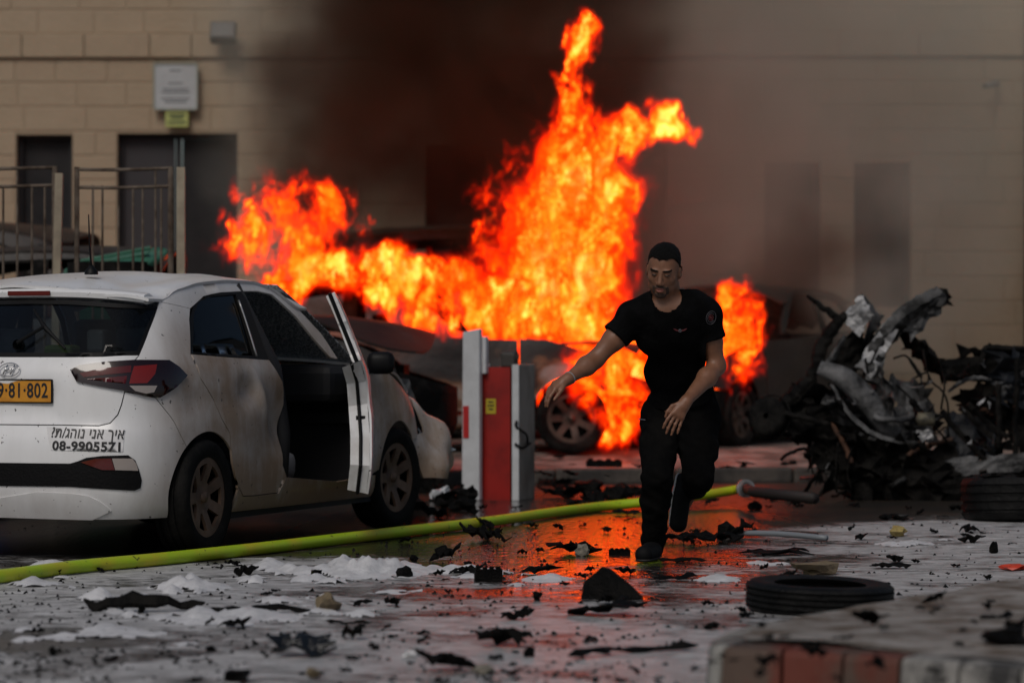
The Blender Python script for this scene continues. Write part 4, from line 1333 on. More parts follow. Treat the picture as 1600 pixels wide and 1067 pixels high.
    # keep only what belongs to the sleeve below the cut
sp = unit(J['neck'] - J['pelvis']); c = J['pelvis'] + sp * .05
T = np.maximum(T, -((X - c[0]) * sp[0] + (Y - c[1]) * sp[1] + (Z - c[2]) * sp[2]))
c = J['neck'] + np.array((-.005, -.055, .012)); T = np.maximum(T, .075 - np.sqrt((X - c[0]) ** 2 + (Y - c[1]) ** 2 + ((Z - c[2]) * .95) ** 2))
tee = mk('t_shirt', g.mesh('t_shirt', T), M_tee, man)
# trousers
g = Field(mp(975, 862, 0) * (1, 0, 1) + (0, MD - .45, 0), mp(1150, 610, 0) * (1, 0, 1) + (0, MD + .60, 0), .0068)
legs(g, .012, False)
sp_ = sp; lr = unit(J['shL'] - J['shR']); bk = np.cross(sp, lr)
g.ell(J['pelvis'] - sp * .02, (.178, .118, .15), np.stack([lr, bk, sp]), .05)
for k, a in (('knR', 'anR'), ('knL', 'anL')): g.cone(J[k], J[a], .067, .056, .03)
g.cone(J['hipR'] + (0, 0, -.02), J['knR'], .098, .068, .04); g.cone(J['hipL'] + (0, 0, -.02), J['knL'], .100, .074, .04)
g.ell(J['hipL'] * .45 + J['knL'] * .55 + (.075, 0, 0), (.030, .06, .075), None, .02)       # side pocket
g.ell(J['hipR'] * .5 + J['knR'] * .5 + (-.07, 0, 0), (.026, .06, .07), None, .02)
X, Y, Z = g.coords()
T = g.F + wave(X * 1.6, Y * 1.6, Z * .7, 20., 2.3) * .0045 + wave(X, Y, Z, 52., .7) * .0028
c = J['pelvis'] + sp * .12; T = np.maximum(T, ((X - c[0]) * sp[0] + (Y - c[1]) * sp[1] + (Z - c[2]) * sp[2]))
for k, a in (('knR', 'anR'), ('knL', 'anL')):
    v = unit(J[a] - J[k]); c = J[a] + v * (.03 if a == 'anR' else .0); dd = (X - c[0]) * v[0] + (Y - c[1]) * v[1] + (Z - c[2]) * v[2]
    r = np.sqrt((X - c[0]) ** 2 + (Y - c[1]) ** 2 + (Z - c[2]) ** 2); T = np.where(r < .16, np.maximum(T, dd), T)
mk('trousers', g.mesh('trousers', T), M_trs, man)
# shoes: planted foot towards the camera, trailing foot hanging toe down
for a, toe, sole, nm in ((J['anR'], mp(1006, 866, -.24), np.array((0, 0, -1.)), 0), (J['anL'], mp(1060, 818, .29), unit((-.93, .34, .12)), 1)):
    heel = a + (np.array((.012, .045, -.062)) if nm == 0 else np.array((-.052, .03, .045)))
    if nm == 0: heel[2] = .045; toe[2] = .040
    g = Field(np.minimum(heel, toe) - .12, np.maximum(np.maximum(heel, toe), a) + .12, .005)
    g.cone(heel, toe, .040, .042, .02); g.cone(heel * .4 + toe * .6, toe, .044, .036, .02); g.cone(a, heel * .6 + toe * .4, .046, .044, .03)
    X, Y, Z = g.coords()
    c = heel + sole * .034
    T = np.maximum(g.F, (X - c[0]) * sole[0] + (Y - c[1]) * sole[1] + (Z - c[2]) * sole[2])
    sh = mk('shoe', g.mesh('shoe', T), M_shoe, man)
    F2 = np.maximum(np.maximum(g.F - .006, (X - c[0]) * sole[0] + (Y - c[1]) * sole[1] + (Z - c[2]) * sole[2] - .006), -((X - c[0]) * sole[0] + (Y - c[1]) * sole[1] + (Z - c[2]) * sole[2] + .008))
    mk('sole', g.mesh('sole', F2), mat('pale_sole', (.42, .43, .42), .6) if nm else mat('dark_sole', (.02, .018, .016), .7), sh)
# hair cap, brows, beard: thin shells over the head
g = Field(HC - .16, HC + .17, .0036)
head(g)
X, Y, Z = g.coords()
lx = (X - HC[0]) * hx[0] + (Y - HC[1]) * hx[1] + (Z - HC[2]) * hx[2]; ly = (X - HC[0]) * hf[0] + (Y - HC[1]) * hf[1] + (Z - HC[2]) * hf[2]; lz = (X - HC[0]) * hz[0] + (Y - HC[1]) * hz[1] + (Z - HC[2]) * hz[2]
top = np.clip((lz - .05) / .05, 0, 1)
ed = lz - np.where(ly > .05, .084 + .10 * np.abs(lx), .088 - np.clip(.05 - ly, 0, .2) * 1.15)
ed = ed + .0035 * wave(lx, ly, lz, 210., 2.)
hair = np.maximum(g.F - (.0018 + .0065 * top + .0018 * wave(lx, ly, lz, 160., 1.)), -np.clip(ed, -.03, .03))
mk('hair', g.mesh('hair', hair), M_hair, man)
for s in (-1, 1):
    br = np.maximum(g.F - .0022, -(1 - (((lx - s * .031) / .0235) ** 2 + ((lz - .0320 - s * (lx - s * .031) * .10) / .0052) ** 2)) * .006)
    br = np.maximum(br, .05 - ly)
    mk('eyebrow', g.mesh('eyebrow', br), M_hair, man)
    ey = np.maximum(g.F - .0012, -(1 - (((lx - s * .0305) / .0155) ** 2 + ((lz - .0095) / .0042) ** 2)) * .004); ey = np.maximum(ey, .05 - ly)
    mk('eye', g.mesh('eye', ey), mat('shadowed_eye', (.012, .008, .006), .25), man)  # eyes dark all over: the sockets' shadow put into their colour
M_beard = mat('short_beard', (.035, .020, .014), .8, col2=(.075, .042, .028), scale=140, lo=.4, hi=.6)
must = (1 - ((lx / .030) ** 2 + ((lz + .0455 + np.abs(lx) * .25) / .0075) ** 2)) * .006
chin = (1 - ((lx / .030) ** 2 + ((lz + .098) / .017) ** 2)) * .01
chin = np.maximum(chin, (1 - (((np.abs(lx) - .034) / .008) ** 2 + ((lz + .072) / .026) ** 2)) * .006)
bd = np.maximum(g.F - .0018, -np.maximum(must, chin)); bd = np.maximum(bd, .03 - ly)
mk('beard', g.mesh('beard', bd), M_beard, man)
lips = np.maximum(g.F - .0008, -(1 - ((lx / .022) ** 2 + ((lz + .0635) / .0125) ** 2)) * .006); lips = np.maximum(lips, .06 - ly)
mk('lips', g.mesh('lips', lips), mat('lips', (.30, .10, .075), .4), man)
# emblem on the sleeve and wings badge on the chest, bracelet
def on_mesh(ob, px, py):
    o_ = Vector((0, 0, CAM_Z)); d_ = (W(px, py, 10) - o_).normalized(); hit = ob.ray_cast(o_, d_)
    return hit[1], hit[2]
def badge(nm, px, py, loops, m, r=.0022, rel=.006):
    c, n = on_mesh(tee, px, py)
    ux = Vector((0, 0, 1)).cross(n).normalized(); uy = n.cross(ux)
    mb = MB()
    for lp in loops: mb.tube([c + n * rel + ux * x + uy * y for x, y in lp], r, 5)
    return mb.build(nm, m, tee)
bpy.context.view_layer.update()
circ = lambda r, a0, a1, sq=1.15: [(r * math.cos(R(a)), sq * r * math.sin(R(a))) for a in range(a0, a1 + 1, 15)]
M_thr = mat('grey_thread', (.10, .095, .11), .8); M_thr2 = mat('red_thread', (.16, .03, .035), .8)
badge('sleeve_badge', 1110, 496, [circ(.029, 0, 360), circ(.020, 40, 330)], M_thr, .0011)
badge('sleeve_badge', 1110, 496, [circ(.012, 0, 360), circ(.005, 0, 360), [(-.004, 0), (.004, 0)]], M_thr2, .0013)
badge('wings_badge', 1062, 516, [[(-.034, .010), (-.015, .004), (-.006, 0)], [(.006, 0), (.015, .004), (.034, .010)], [(-.028, .004), (-.008, -.003)], [(.008, -.003), (.028, .004)]], M_thr2, .0016)
badge('wings_badge', 1062, 516, [circ(.006, 0, 360, 1.)], M_thr, .003)
v = unit(J['wrR'] - J['elR']); c = Vector(J['elR'] * .06 + J['wrR'] * .94); n1 = Vector(v).orthogonal().normalized(); n2 = Vector(v).cross(n1)
MB().tube([c + (n1 * math.cos(R(a)) + n2 * math.sin(R(a))) * .0305 for a in range(0, 361, 15)], .0035, 6).build('bracelet', mat('pale_band', (.26, .25, .25), .6), man)
MB().box(W(1003, 655, MD - .13), (.035, .004, .005), Matrix.Rotation(R(8), 3, 'Y')).build('pocket_trim', mat('grey_thread', (0, 0, 0)), man)
print('man verts', len(man.data.vertices))

# ------------------------------------------------------------------ burnt cars
def scorched(name, pale, mid, lo, hi, scale, seed=0.):
    m = bpy.data.materials.new(name); m.use_nodes = True
    t = NT(m.node_tree); b = m.node_tree.nodes['Principled BSDF']
    P = t.v('ADD', t.n('ShaderNodeTexCoord').outputs['Object'], (seed, seed * 2, seed * .7))
    n = t.noise(t.v('MULTIPLY', P, (1, .7, 1.2)), scale, 5, .55, .4).outputs['Fac']
    c = t.ramp(n, [(lo, (.007, .006, .006)), (hi, pale), (lo + (hi - lo) * .45, (.025, .013, .008)), (lo + (hi - lo) * .72, mid)])
    t.l(t.mix(t.m('MULTIPLY', t.noise(P, 24., 4, .6).outputs['Fac'], .5), c, (.02, .017, .015)), b.inputs['Base Color'])
    b.inputs['Roughness'].default_value = .55
    bp = t.n('ShaderNodeBump'); bp.inputs['Strength'].default_value = .25; bp.inputs['Distance'].default_value = .02
    t.l(t.noise(P, 18., 4, .6).outputs['Fac'], bp.inputs['Height']); t.l(bp.outputs[0], b.inputs['Normal'])
    return m


M_char = mat('charred_metal', (.0028, .0026, .0025), .8, spec=.12, col2=(.013, .0118, .0105), scale=7, bump=.8, bscale=22)
M_ash = mat('ashen_metal', (.13, .13, .132), .6, spec=.3, lo=.38, hi=.58, col2=(.012, .012, .012), scale=5, bump=.6, bscale=24)
M_pale = mat('torn_pale_metal', (.42, .42, .43), .5, metal=.2, col2=(.16, .16, .16), scale=6, bump=.6, bscale=16)
M_rust = mat('burnt_rust', (.07, .028, .012), .8, col2=(.02, .012, .009), scale=6, bump=.5)
MB_ = {'tyre': M_char, 'rim': mat('burnt_rim', (.09, .06, .045), .5, metal=.5, col2=(.03, .02, .016), scale=8), 'black': M_char}


def burnt_car(label, loc, rz, paint, sc=1., wheels=True, seed=1., roof=None):
    car = empty('burnt_car', loc, rz, label=label, category='car', group='burnt and burning cars by the wall')
    car.scale = (sc, sc, sc)
    def warp(u, z, P): return .012 * np.sin(7 * P[:, 1] + seed) * np.sin(9 * P[:, 2] + seed * 2) - .006
    panel('tailgate', TAILGATE, paint, car, fn=warp); panel('rear_bumper', BUMPER, paint, car, fn=warp)
    for fl in (False, True):
        panel('quarter_panel', QUARTER, paint, car, flip=fl, fn=warp); panel('roof_rail', RAIL, roof or paint, car, flip=fl)
        panel('rear_door', OUT['door_r'], paint, car, flip=fl, fn=warp); panel('front_door', FDOOR, paint, car, flip=fl, fn=warp)
        panel('door_frame', OUT['dframe'], M_char, car, flip=fl, holes=[OUT['dglass']], gap=0, off=-.002)
        panel('sill', SILL, paint, car, flip=fl); panel('front_fender', FENDER, paint, car, flip=fl, fn=warp)
    panel('front_bumper', FBUMP_R, M_char, car); panel('front_bumper', FBUMP_R, M_char, car, flip=True)
    grid_patch('roof', lambda s, q: roof_fn(s, q, .6), 14, 16, roof or paint, car)
    def bonnet(s, q):
        y = 2.86 + 1.02 * s; qq = 2 * q - 1
        return (qq * (.80 - .12 * s ** 2), y - .10 * qq * qq * s, 1.0 - .15 * s ** 1.7 - .05 * qq * qq + .05 * math.sin(5 * s + 3 * qq + seed))
    grid_patch('bonnet', bonnet, 12, 12, paint, car)
    MB().box((0, 1.95, .24), (1.56, 3.3, .10)).box((0, 2.92, .55), (1.5, .06, .6)).box((0, 3.35, .5), (1.0, .7, .4)).build('floor_pan', M_char, car)
    for x in (-.36, .36):
        s = empty('seat_frame', (x, 2.0, .3), parent=car)
        MB().box((0, 0, .1), (.44, .46, .10)).build('cushion', M_char, s, bevel=.03)
        MB().tube([(-.2, -.24, .1), (-.19, -.36, .68), (.19, -.36, .68), (.2, -.24, .1)], .02, 6).tube([(0, -.36, .66), (0, -.40, .86)], .05, 6).build('backrest', M_char, s)
    if wheels:
        for x, y in ((.752, .665), (.752, 3.235), (-.752, .665), (-.752, 3.235)):
            w = wheel(car, (x, y, .29), MB_); w.rotation_euler = (0, 0, 0 if x > 0 else R(180))
    return car


burnt_car('pale grey burning car with scorched doors, flames in its windows', (-2.74, 25.62, .20), R(-90), scorched('scorched_grey_paint', (.30, .28, .25), (.18, .08, .03), .40, .60, 1.9, 2.3), seed=1., roof=M_char)
burnt_car('dark maroon burnt car behind the tangled wreck and the small flame', (2.92, 29.45, .2), R(150), scorched('burnt_maroon_paint', (.030, .010, .006), (.018, .007, .005), .35, .75, 1.3, 5.), seed=2.)
burnt_car('tall ash grey vehicle roof showing through smoke behind the flames', (-2.45, 29.2, .2), R(-90), scorched('ashen_paint', (.22, .21, .22), (.10, .07, .05), .3, .6, 1.8, 7.), 1.40, False, 3.)
burnt_car('charred black car with ash on its sloping roof behind the fence', (-5.05, 22.6, .14), R(-90), scorched('ash_black_paint', (.07, .065, .06), (.02, .018, .016), .42, .72, 4., 9.), 1.15, False, 4.)
burnt_car('rusty brown vehicle at the far left behind the bars of the fence', (-3.35, 27.3, .2), R(90), scorched('rust_brown_paint', (.22, .13, .09), (.10, .04, .02), .32, .62, 1.4, 11.), 1.38, False, 5.)

# ------------------------------------------------------------------ torn metal
def crumple(c00, c10, c11, c01, nu, nv, amp, seed, tear=.12, sc=5., th=.004):
    """a torn, buckled sheet between four corners"""
    c00, c10, c11, c01 = map(Vector, (c00, c10, c11, c01)); rg = random.Random(seed)
    N = (c10 - c00).cross(c01 - c00); N = N.normalized() if N.length > 1e-9 else Vector((0, 0, 1)); L = ((c10 - c00).length + (c01 - c00).length) / 2
    vs, ns = [], []
    for i in range(nu + 1):
        for j in range(nv + 1):
            u, v = i / nu, j / nv
            if i in (0, nu) : u += rg.uniform(-tear, tear) / 2
            if j in (0, nv): v += rg.uniform(-tear, tear) / 2
            p = c00.lerp(c10, u).lerp(c01.lerp(c11, u), v)
            q = Vector((u * sc + seed * 3.1, v * sc, seed * 1.7))
            k = noise.noise(q) + .5 * (abs(noise.noise(q * 2.3)) * 2 - .6)
            vs.append(p + N * k * amp * L + Vector((rg.uniform(-1, 1), rg.uniform(-1, 1), rg.uniform(-1, 1))) * amp * L * .12); ns.append(N)
    k = nv + 1
    fs = [(i * k + j, (i + 1) * k + j, (i + 1) * k + j + 1, i * k + j + 1) for i in range(nu) for j in range(nv) if not (rg.random() < .08 and (i in (0, nu - 1) or j in (0, nv - 1)))]
    return shell(vs, fs, ns, th)


def sheet(parent, name, m, pts, nu=7, nv=7, amp=.16, seed=1, **k):
    V, F = crumple(*pts, nu, nv, amp, seed, **k)
    return mk(name, me(name, V, F), m, parent)


def bent(parent, name, m, pts, r, n=7, flat=1., smooth=True, wob=.0, seed=0):
    rg = random.Random(seed); P = spline([tuple(p) for p in pts], 5) if len(pts) > 2 else pts
    P = [Vector(p) + Vector((rg.uniform(-wob, wob), rg.uniform(-wob, wob), rg.uniform(-wob, wob))) for p in P]
    if isinstance(r, (list, tuple)): r = list(np.interp(np.linspace(0, 1, len(P)), np.linspace(0, 1, len(r)), r))
    return MB().tube(P, r, n, flat).build(name, m, parent, smooth=smooth)


def wreck():
    d = 21.0
    o = Vector(G(1340, 780)); o.z = 0
    wr = empty('tangled_wreck', o, label='tangled burnt car wreckage with a torn beam sticking up', category='wreckage')
    def q(px, py, dy=0.): return W(px, py, d + dy) - o
    # the upright beam: two folded flanges and a torn end
    bent(wr, 'beam', M_ash, [q(1474, 456), q(1440, 478), q(1402, 506), q(1372, 545), q(1362, 600)], [.085, .10, .10, .09, .07], 6, .6, False, .010, 3)
    sheet(wr, 'torn_flange', M_pale, [q(1380, 505, -.06), q(1335, 575, -.05), q(1362, 590, -.05), q(1402, 520, -.06)], 9, 3, .10, 4)
    sheet(wr, 'torn_flange', M_ash, [q(1405, 520, -.08), q(1468, 462, -.08), q(1480, 478, -.04), q(1425, 530, -.04)], 10, 3, .12, 5, tear=.3)
    sheet(wr, 'torn_end', M_char, [q(1462, 446, -.03), q(1482, 452, 0), q(1486, 482, .06), q(1452, 470, .0)], 5, 5, .2, 6, tear=.4)
    # pale folded panel at the top
    sheet(wr, 'torn_panel', M_pale, [q(1344, 460, -.05), q(1366, 490, -.12), q(1344, 524, -.05), q(1312, 500, 0)], 8, 8, .14, 8, sc=3)
    sheet(wr, 'panel_edge', M_ash, [q(1345, 458, .0), q(1384, 503, .1), q(1348, 540, .05), q(1360, 495, -.08)], 7, 5, .10, 9)
    sheet(wr, 'dark_flap', M_char, [q(1318, 520, .05), q(1378, 520, .1), q(1365, 590, .1), q(1290, 575, .05)], 8, 8, .16, 10)
    # strut curving down on the left with a hooked tip
    bent(wr, 'strut', M_char, [q(1261, 463), q(1278, 474), q(1297, 488), q(1312, 508)], [.012, .02, .028, .035], 6, 1., False, .008, 11)
    bent(wr, 'strut', M_char, [q(1322, 492), q(1300, 515), q(1282, 550), q(1270, 585), q(1246, 612), q(1225, 630)], [.035, .05, .055, .045, .06, .05], 6, .6, False, .012, 12)
    bent(wr, 'strut', M_ash, [q(1320, 525, -.1), q(1300, 560, -.1), q(1285, 580, -.1)], [.02, .035, .02], 6, .6, False, .006, 13)
    # thick grey tube
    bent(wr, 'grey_tube', M_ash, [q(1280, 574, -.12), q(1318, 590, -.15), q(1352, 622, -.15), q(1384, 662, -.12), q(1400, 680, -.1)], [.055, .085, .095, .09, .07], 12, .8)
    # lower masses
    rg = random.Random(5)
    for i, (a, b, c, e, m) in enumerate([
            ((1225, 612), (1330, 600), (1350, 690), (1215, 680), M_char), ((1255, 640), (1400, 620), (1440, 720), (1290, 720), M_char), ((1390, 600), (1450, 600), (1470, 690), (1400, 690), M_ash),
            ((1280, 690), (1380, 690), (1400, 790), (1320, 775), M_char), ((1370, 690), (1480, 680), (1500, 795), (1390, 790), M_char), ((1236, 670), (1330, 690), (1340, 730), (1285, 735), M_char),
            ((1352, 575), (1385, 560), (1400, 650), (1360, 640), M_ash), ((1400, 500), (1470, 560), (1480, 600), (1420, 540), M_char), ((1300, 640), (1390, 660), (1400, 710), (1310, 690), M_ash),
            ((1390, 640), (1450, 650), (1452, 690), (1400, 700), M_ash), ((1205, 635), (1260, 600), (1290, 650), (1235, 690), M_char), ((1330, 720), (1470, 730), (1490, 800), (1330, 800), M_char)]):
        sheet(wr, 'torn_sheet', m, [q(*a, rg.uniform(-.2, .35)), q(*b, rg.uniform(-.2, .35)), q(*c, rg.uniform(-.2, .35)), q(*e, rg.uniform(-.2, .35))], 9, 9, .20, 20 + i, tear=.3)
    bent(wr, 'rim_edge', M_ash, [q(1300, 600, -.2), q(1330, 650, -.2), q(1380, 685, -.2), q(1440, 690, -.18)], [.012, .02, .018, .012], 5, .6, False, .01, 31)
    # drum on the left side
    dm = empty('brake_drum', q(1203, 652), parent=wr); dm.rotation_euler = (R(8), R(12), R(60))
    MB().lathe([(.02, .05), (.11, .05), (.14, .03), (.14, -.06), (.10, -.07), (.02, -.07)], 20, 'x').build('drum', M_char, dm, smooth=True)
    MB().lathe([(.155, .012), (.165, .0), (.155, -.012)], 24, 'x').build('flange', M_char, dm)
    # pipes, bars and wires through the heap
    for i in range(20):
        x, y = rg.uniform(1240, 1460), rg.uniform(600, 760)
        a = rg.uniform(-1.2, 1.2); l = rg.uniform(25, 80)
        p = [q(x - math.cos(a) * l / 2, y - math.sin(a) * l / 2, rg.uniform(-.25, .2)), q(x + rg.uniform(-8, 8), y + rg.uniform(-8, 8), rg.uniform(-.25, .1)), q(x + math.cos(a) * l / 2, y + math.sin(a) * l / 2, rg.uniform(-.25, .2))]
        bent(wr, 'bent_pipe', rg.choice([M_char, M_char, M_ash, M_rust]), p, rg.uniform(.008, .028), 6, rg.uniform(.5, 1), True, .006, 40 + i)
    for i in range(16):
        x, y = rg.uniform(1235, 1470), rg.uniform(620, 770); s_ = rg.uniform(14, 40)
        c = [q(x + rg.uniform(-s_, s_), y + rg.uniform(-s_, s_), rg.uniform(-.3, .1)) for _ in range(4)]
        sheet(wr, 'torn_sheet', rg.choice([M_char, M_char, M_ash, M_ash, M_pale if i % 6 == 0 else M_char]), c, 4, 4, .25, 80 + i, tear=.5)
    for i, pts in enumerate([[(1395, 560), (1415, 556), (1432, 575), (1440, 590), (1430, 578), (1420, 560)], [(1430, 590), (1448, 582), (1450, 596), (1436, 600)], [(1442, 545), (1452, 590), (1478, 620), (1482, 680)], [(1468, 560), (1476, 600), (1470, 640)], [(1310, 690), (1306, 730), (1307, 770)],
                             [(1330, 700), (1324, 735), (1330, 765)], [(1270, 690), (1268, 720), (1270, 740)], [(1372, 545), (1358, 570), (1352, 560), (1356, 585)], [(1400, 600), (1440, 640), (1480, 690)]]):
        bent(wr, 'wire', M_char, [q(*p, -.2) for p in pts], .008, 5, 1., True, .003, i)
    MB().lathe([(.001, .06), (.04, .06), (.046, .045), (.046, -.05), (.001, -.07)], 16, 'x', c=q(1446, 655, -.3)).build('pale_cylinder', mat('singed_cream', (.13, .115, .075), .7, col2=(.02, .018, .013), scale=11), wr, smooth=True)
    sheet(wr, 'torn_panel', M_pale, [q(1430, 672, -.3), q(1452, 668, -.3), q(1455, 684, -.3), q(1436, 690, -.3)], 4, 4, .2, 77, tear=.4)
    for a, b in (((1345, 690), (1342, 788)), ((1385, 700), (1392, 800)), ((1440, 700), (1448, 802)), ((1480, 690), (1486, 800))):
        bent(wr, 'leg_beam', M_char, [q(*a, .1), q((a[0] + b[0]) / 2 + 6, (a[1] + b[1]) / 2, 0), q(*b, .0)], [.08, .07, .09], 6, .6, False, .02, int(a[0]))
    return wr


wreck()


def chassis():
    d = 21.4; o = Vector(G(1560, 775)); o.z = 0
    ch = empty('burnt_chassis', o, label='charred vehicle chassis lying at the right edge beside the wreck', category='wreckage')
    def q(px, py, dy=0.): return W(px, py, d + dy) - o
    rg = random.Random(9)
    bent(ch, 'beam', M_char, [q(1462, 570), q(1500, 572), (q(1560, 566)), q(1640, 560)], [.05, .07, .09, .09], 6, .8, False, .01, 1)
    bent(ch, 'beam', M_char, [q(1470, 590, .2), q(1530, 586, .2), q(1650, 588, .2)], [.04, .06, .07], 6, .8, False, .01, 2)
    bent(ch, 'handle_bar', M_char, [q(1535, 572, -.1), q(1538, 548, -.1), q(1550, 543, -.1), q(1600, 545, -.1), q(1650, 543, -.1)], .022, 7, 1., True, .004, 3)
    bent(ch, 'arch_edge', M_ash, [q(1482, 612, -.2), q(1500, 598, -.2), q(1522, 590, -.2), q(1550, 592, -.2)], [.012, .02, .018, .01], 6, .7, False, .005, 4)
    for i, c in enumerate([((1490, 610), (1560, 590), (1570, 650), (1510, 660)), ((1545, 550), (1660, 548), (1660, 640), (1560, 630)), ((1560, 620), (1670, 600), (1670, 720), (1570, 700)), ((1480, 650), (1560, 640), (1580, 720), (1490, 725)), ((1500, 545), (1610, 540), (1650, 570), (1540, 575))]):
        sheet(ch, 'torn_sheet', M_char if i % 2 == 0 else mat('blue_black_char', (.010, .012, .016), .55, col2=(.02, .022, .026), scale=6, bump=.5), [q(*p, rg.uniform(-.2, .4)) for p in c], 9, 9, .16, 200 + i, tear=.25)
    for a, b in (((1500, 636), (1562, 690)), ((1512, 630), (1575, 685)), ((1470, 640), (1540, 720)), ((1560, 600), (1560, 700)), ((1590, 560), (1585, 720))):
        bent(ch, 'bar', M_char, [q(*a, -.3), q((a[0] + b[0]) / 2, (a[1] + b[1]) / 2 + 3, -.3), q(*b, -.3)], .025, 6, .8, False, .006, a[0])
    # long buckled sill lying along the ground
    sheet(ch, 'buckled_sill', M_ash, [q(1478, 718, -.5), q(1680, 698, -.6), q(1680, 728, -.6), q(1480, 745, -.5)], 16, 4, .05, 301, tear=.2)
    sheet(ch, 'buckled_sill', M_char, [q(1470, 742, -.5), q(1690, 722, -.5), q(1690, 775, -.5), q(1478, 780, -.5)], 12, 5, .05, 302, tear=.2)
    for i in range(22):
        x, y = rg.uniform(1485, 1640), rg.uniform(560, 710); s_ = rg.uniform(8, 24)
        sheet(ch, 'torn_sheet', rg.choice([M_char, M_char, M_ash, M_rust]), [q(x + rg.uniform(-s_, s_), y + rg.uniform(-s_, s_), rg.uniform(-.4, .0)) for _ in range(4)], 4, 4, .25, 320 + i, tear=.5)
    for i, (x, y) in enumerate(((1510, 642), (1535, 628), (1545, 632), (1512, 690))):
        sheet(ch, 'pale_scrap', M_pale, [q(x + rg.uniform(-9, 9), y + rg.uniform(-7, 7), -.45) for _ in range(4)], 3, 3, .3, 350 + i)
    return ch


chassis()

# ------------------------------------------------------------------ loose tyres
def tyre_mesh(r, w, grooves=4, inner=.62):
    pr = [(r * inner, -w * .42), (r * .80, -w * .5), (r * .93, -w * .47), (r * .985, -w * .38)]
    for i in range(grooves):
        g = (i - (grooves - 1) / 2) * w * .19
        pr += [(r, g - w * .04), (r * .968, g - w * .03), (r * .968, g + w * .03), (r, g + w * .04)]
    pr += [(r * .985, w * .38), (r * .93, w * .47), (r * .80, w * .5), (r * inner, w * .42), (r * .70, w * .30), (r * .88, w * .2), (r * .88, -w * .2), (r * .70, -w * .30)]
    return MB().lathe(pr, 64, 'z', close=True)


M_tw = mat('wet_tyre', (.003, .003, .003), .55, spec=.18, col2=(.008, .0078, .0075), scale=12, bump=.5, bscale=50)
p = Vector(((1281 - 800) * 12.1 / FP, 12.1, 0))
t1 = empty('loose_tyre', (p.x, p.y, .056), label='bare black tyre lying flat behind the painted kerb island', category='tyre', group='loose tyres'); t1.rotation_euler = (R(2), R(1), .3)
tyre_mesh(.30, .125).build('tread', M_tw, t1, smooth=True).modifiers.new('e', 'EDGE_SPLIT').split_angle = R(40)
p = G(1570, 812)
t2 = empty('loose_tyre', (p.x + .06, p.y, .135), label='thick ribbed tyre lying flat at the right edge before the chassis', category='tyre', group='loose tyres'); t2.rotation_euler = (R(-2), R(2), 1.)
tyre_mesh(.33, .27, 4).build('tread', M_tw, t2, smooth=True).modifiers.new('e', 'EDGE_SPLIT').split_angle = R(40)
sheet(t2, 'burnt_skin', M_char, [(-.25, -.2, .13), (.25, -.22, .13), (.28, .2, .14), (-.2, .24, .13)], 7, 7, .10, 401, tear=.4)

# ------------------------------------------------------------------ parking barrier
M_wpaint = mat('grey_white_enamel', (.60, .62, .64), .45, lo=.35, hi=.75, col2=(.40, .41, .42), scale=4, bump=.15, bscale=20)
M_bside = mat('firelit_enamel', (.26, .235, .21), .6, col2=(.08, .065, .05), scale=5, lo=.4, hi=.72, stretch=(1, 1, .5))  # same cabinet's side turned tan: the fire's warm light put into the colour
M_redp = mat('red_enamel', (.30, .014, .010), .4, col2=(.18, .010, .008), scale=3)
b0 = G(806, 782)
bar = empty('parking_barrier', b0, R(-22), label='white and red parking barrier cabinet with its short boom folded upright', category='barrier')
bw, bd_, bh = .36, .30, .955
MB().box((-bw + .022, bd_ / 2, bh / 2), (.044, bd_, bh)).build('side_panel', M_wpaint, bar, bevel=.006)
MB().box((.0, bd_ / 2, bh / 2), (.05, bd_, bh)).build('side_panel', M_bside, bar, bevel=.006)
MB().box((.0, -.004, bh / 2), (.05, .01, bh - .004)).build('corner_strip', M_wpaint, bar)
MB().box((-bw / 2, .02, bh / 2 - .01), (bw - .09, .03, bh - .02)).build('front_panel', M_redp, bar)
MB().box((-bw / 2, bd_ / 2 + .02, bh / 2), (bw - .09, bd_ - .05, bh - .06)).build('core', M_char, bar)
MB().box((-.085, .10, bh + .03), (.10, .10, .10)).tube([(-.14, .1, bh + .05), (-.03, .1, bh + .06)], .045, 10).build('motor', mat('dull_motor', (.06, .055, .05), .5, metal=.4), bar, bevel=.01)
arm_ = empty('boom', (-bw + .05, -.055, 0), parent=bar)
MB().add([(-.068, -.03, 0), (.068, -.03, 0), (.068, .03, 0), (-.068, .03, 0), (-.060, -.03, 1.18), (.068, -.03, 1.205), (.068, .03, 1.205), (-.060, .03, 1.18)], [(3, 2, 1, 0), (4, 5, 6, 7), (0, 1, 5, 4), (1, 2, 6, 5), (2, 3, 7, 6), (3, 0, 4, 7)]).build('beam', M_wpaint, arm_, bevel=.008)
MB().box((-.032, -.033, .55), (.042, .006, .225)).build('reflector', mat('red_reflector', (.42, .02, .02), .3), arm_)
MB().box((.086, .035, 1.02), (.03, .05, .26)).build('bracket', M_wpaint, arm_, bevel=.004)
MB().box((-.13 - .06, .0035, .66), (.075, .005, .105)).build('warning_label', mat('yellow_label', (.42, .33, .02), .5), bar)
for zz, ww in ((.69, .04), (.665, .05), (.64, .035)): MB().box((-.19, .0, zz), (ww, .003, .010)).build('label_print', M_ink, bar)
bent(bar, 'cable_stub', M_char, [(.03, .14, .38), (.06, .05, .46), (.01, -.02, .52), (.02, -.03, .56)], .009, 6)
bent(bar, 'cable_stub', M_char, [(.0, -.02, .40), (.05, .0, .37), (.06, .12, .40)], .010, 6)

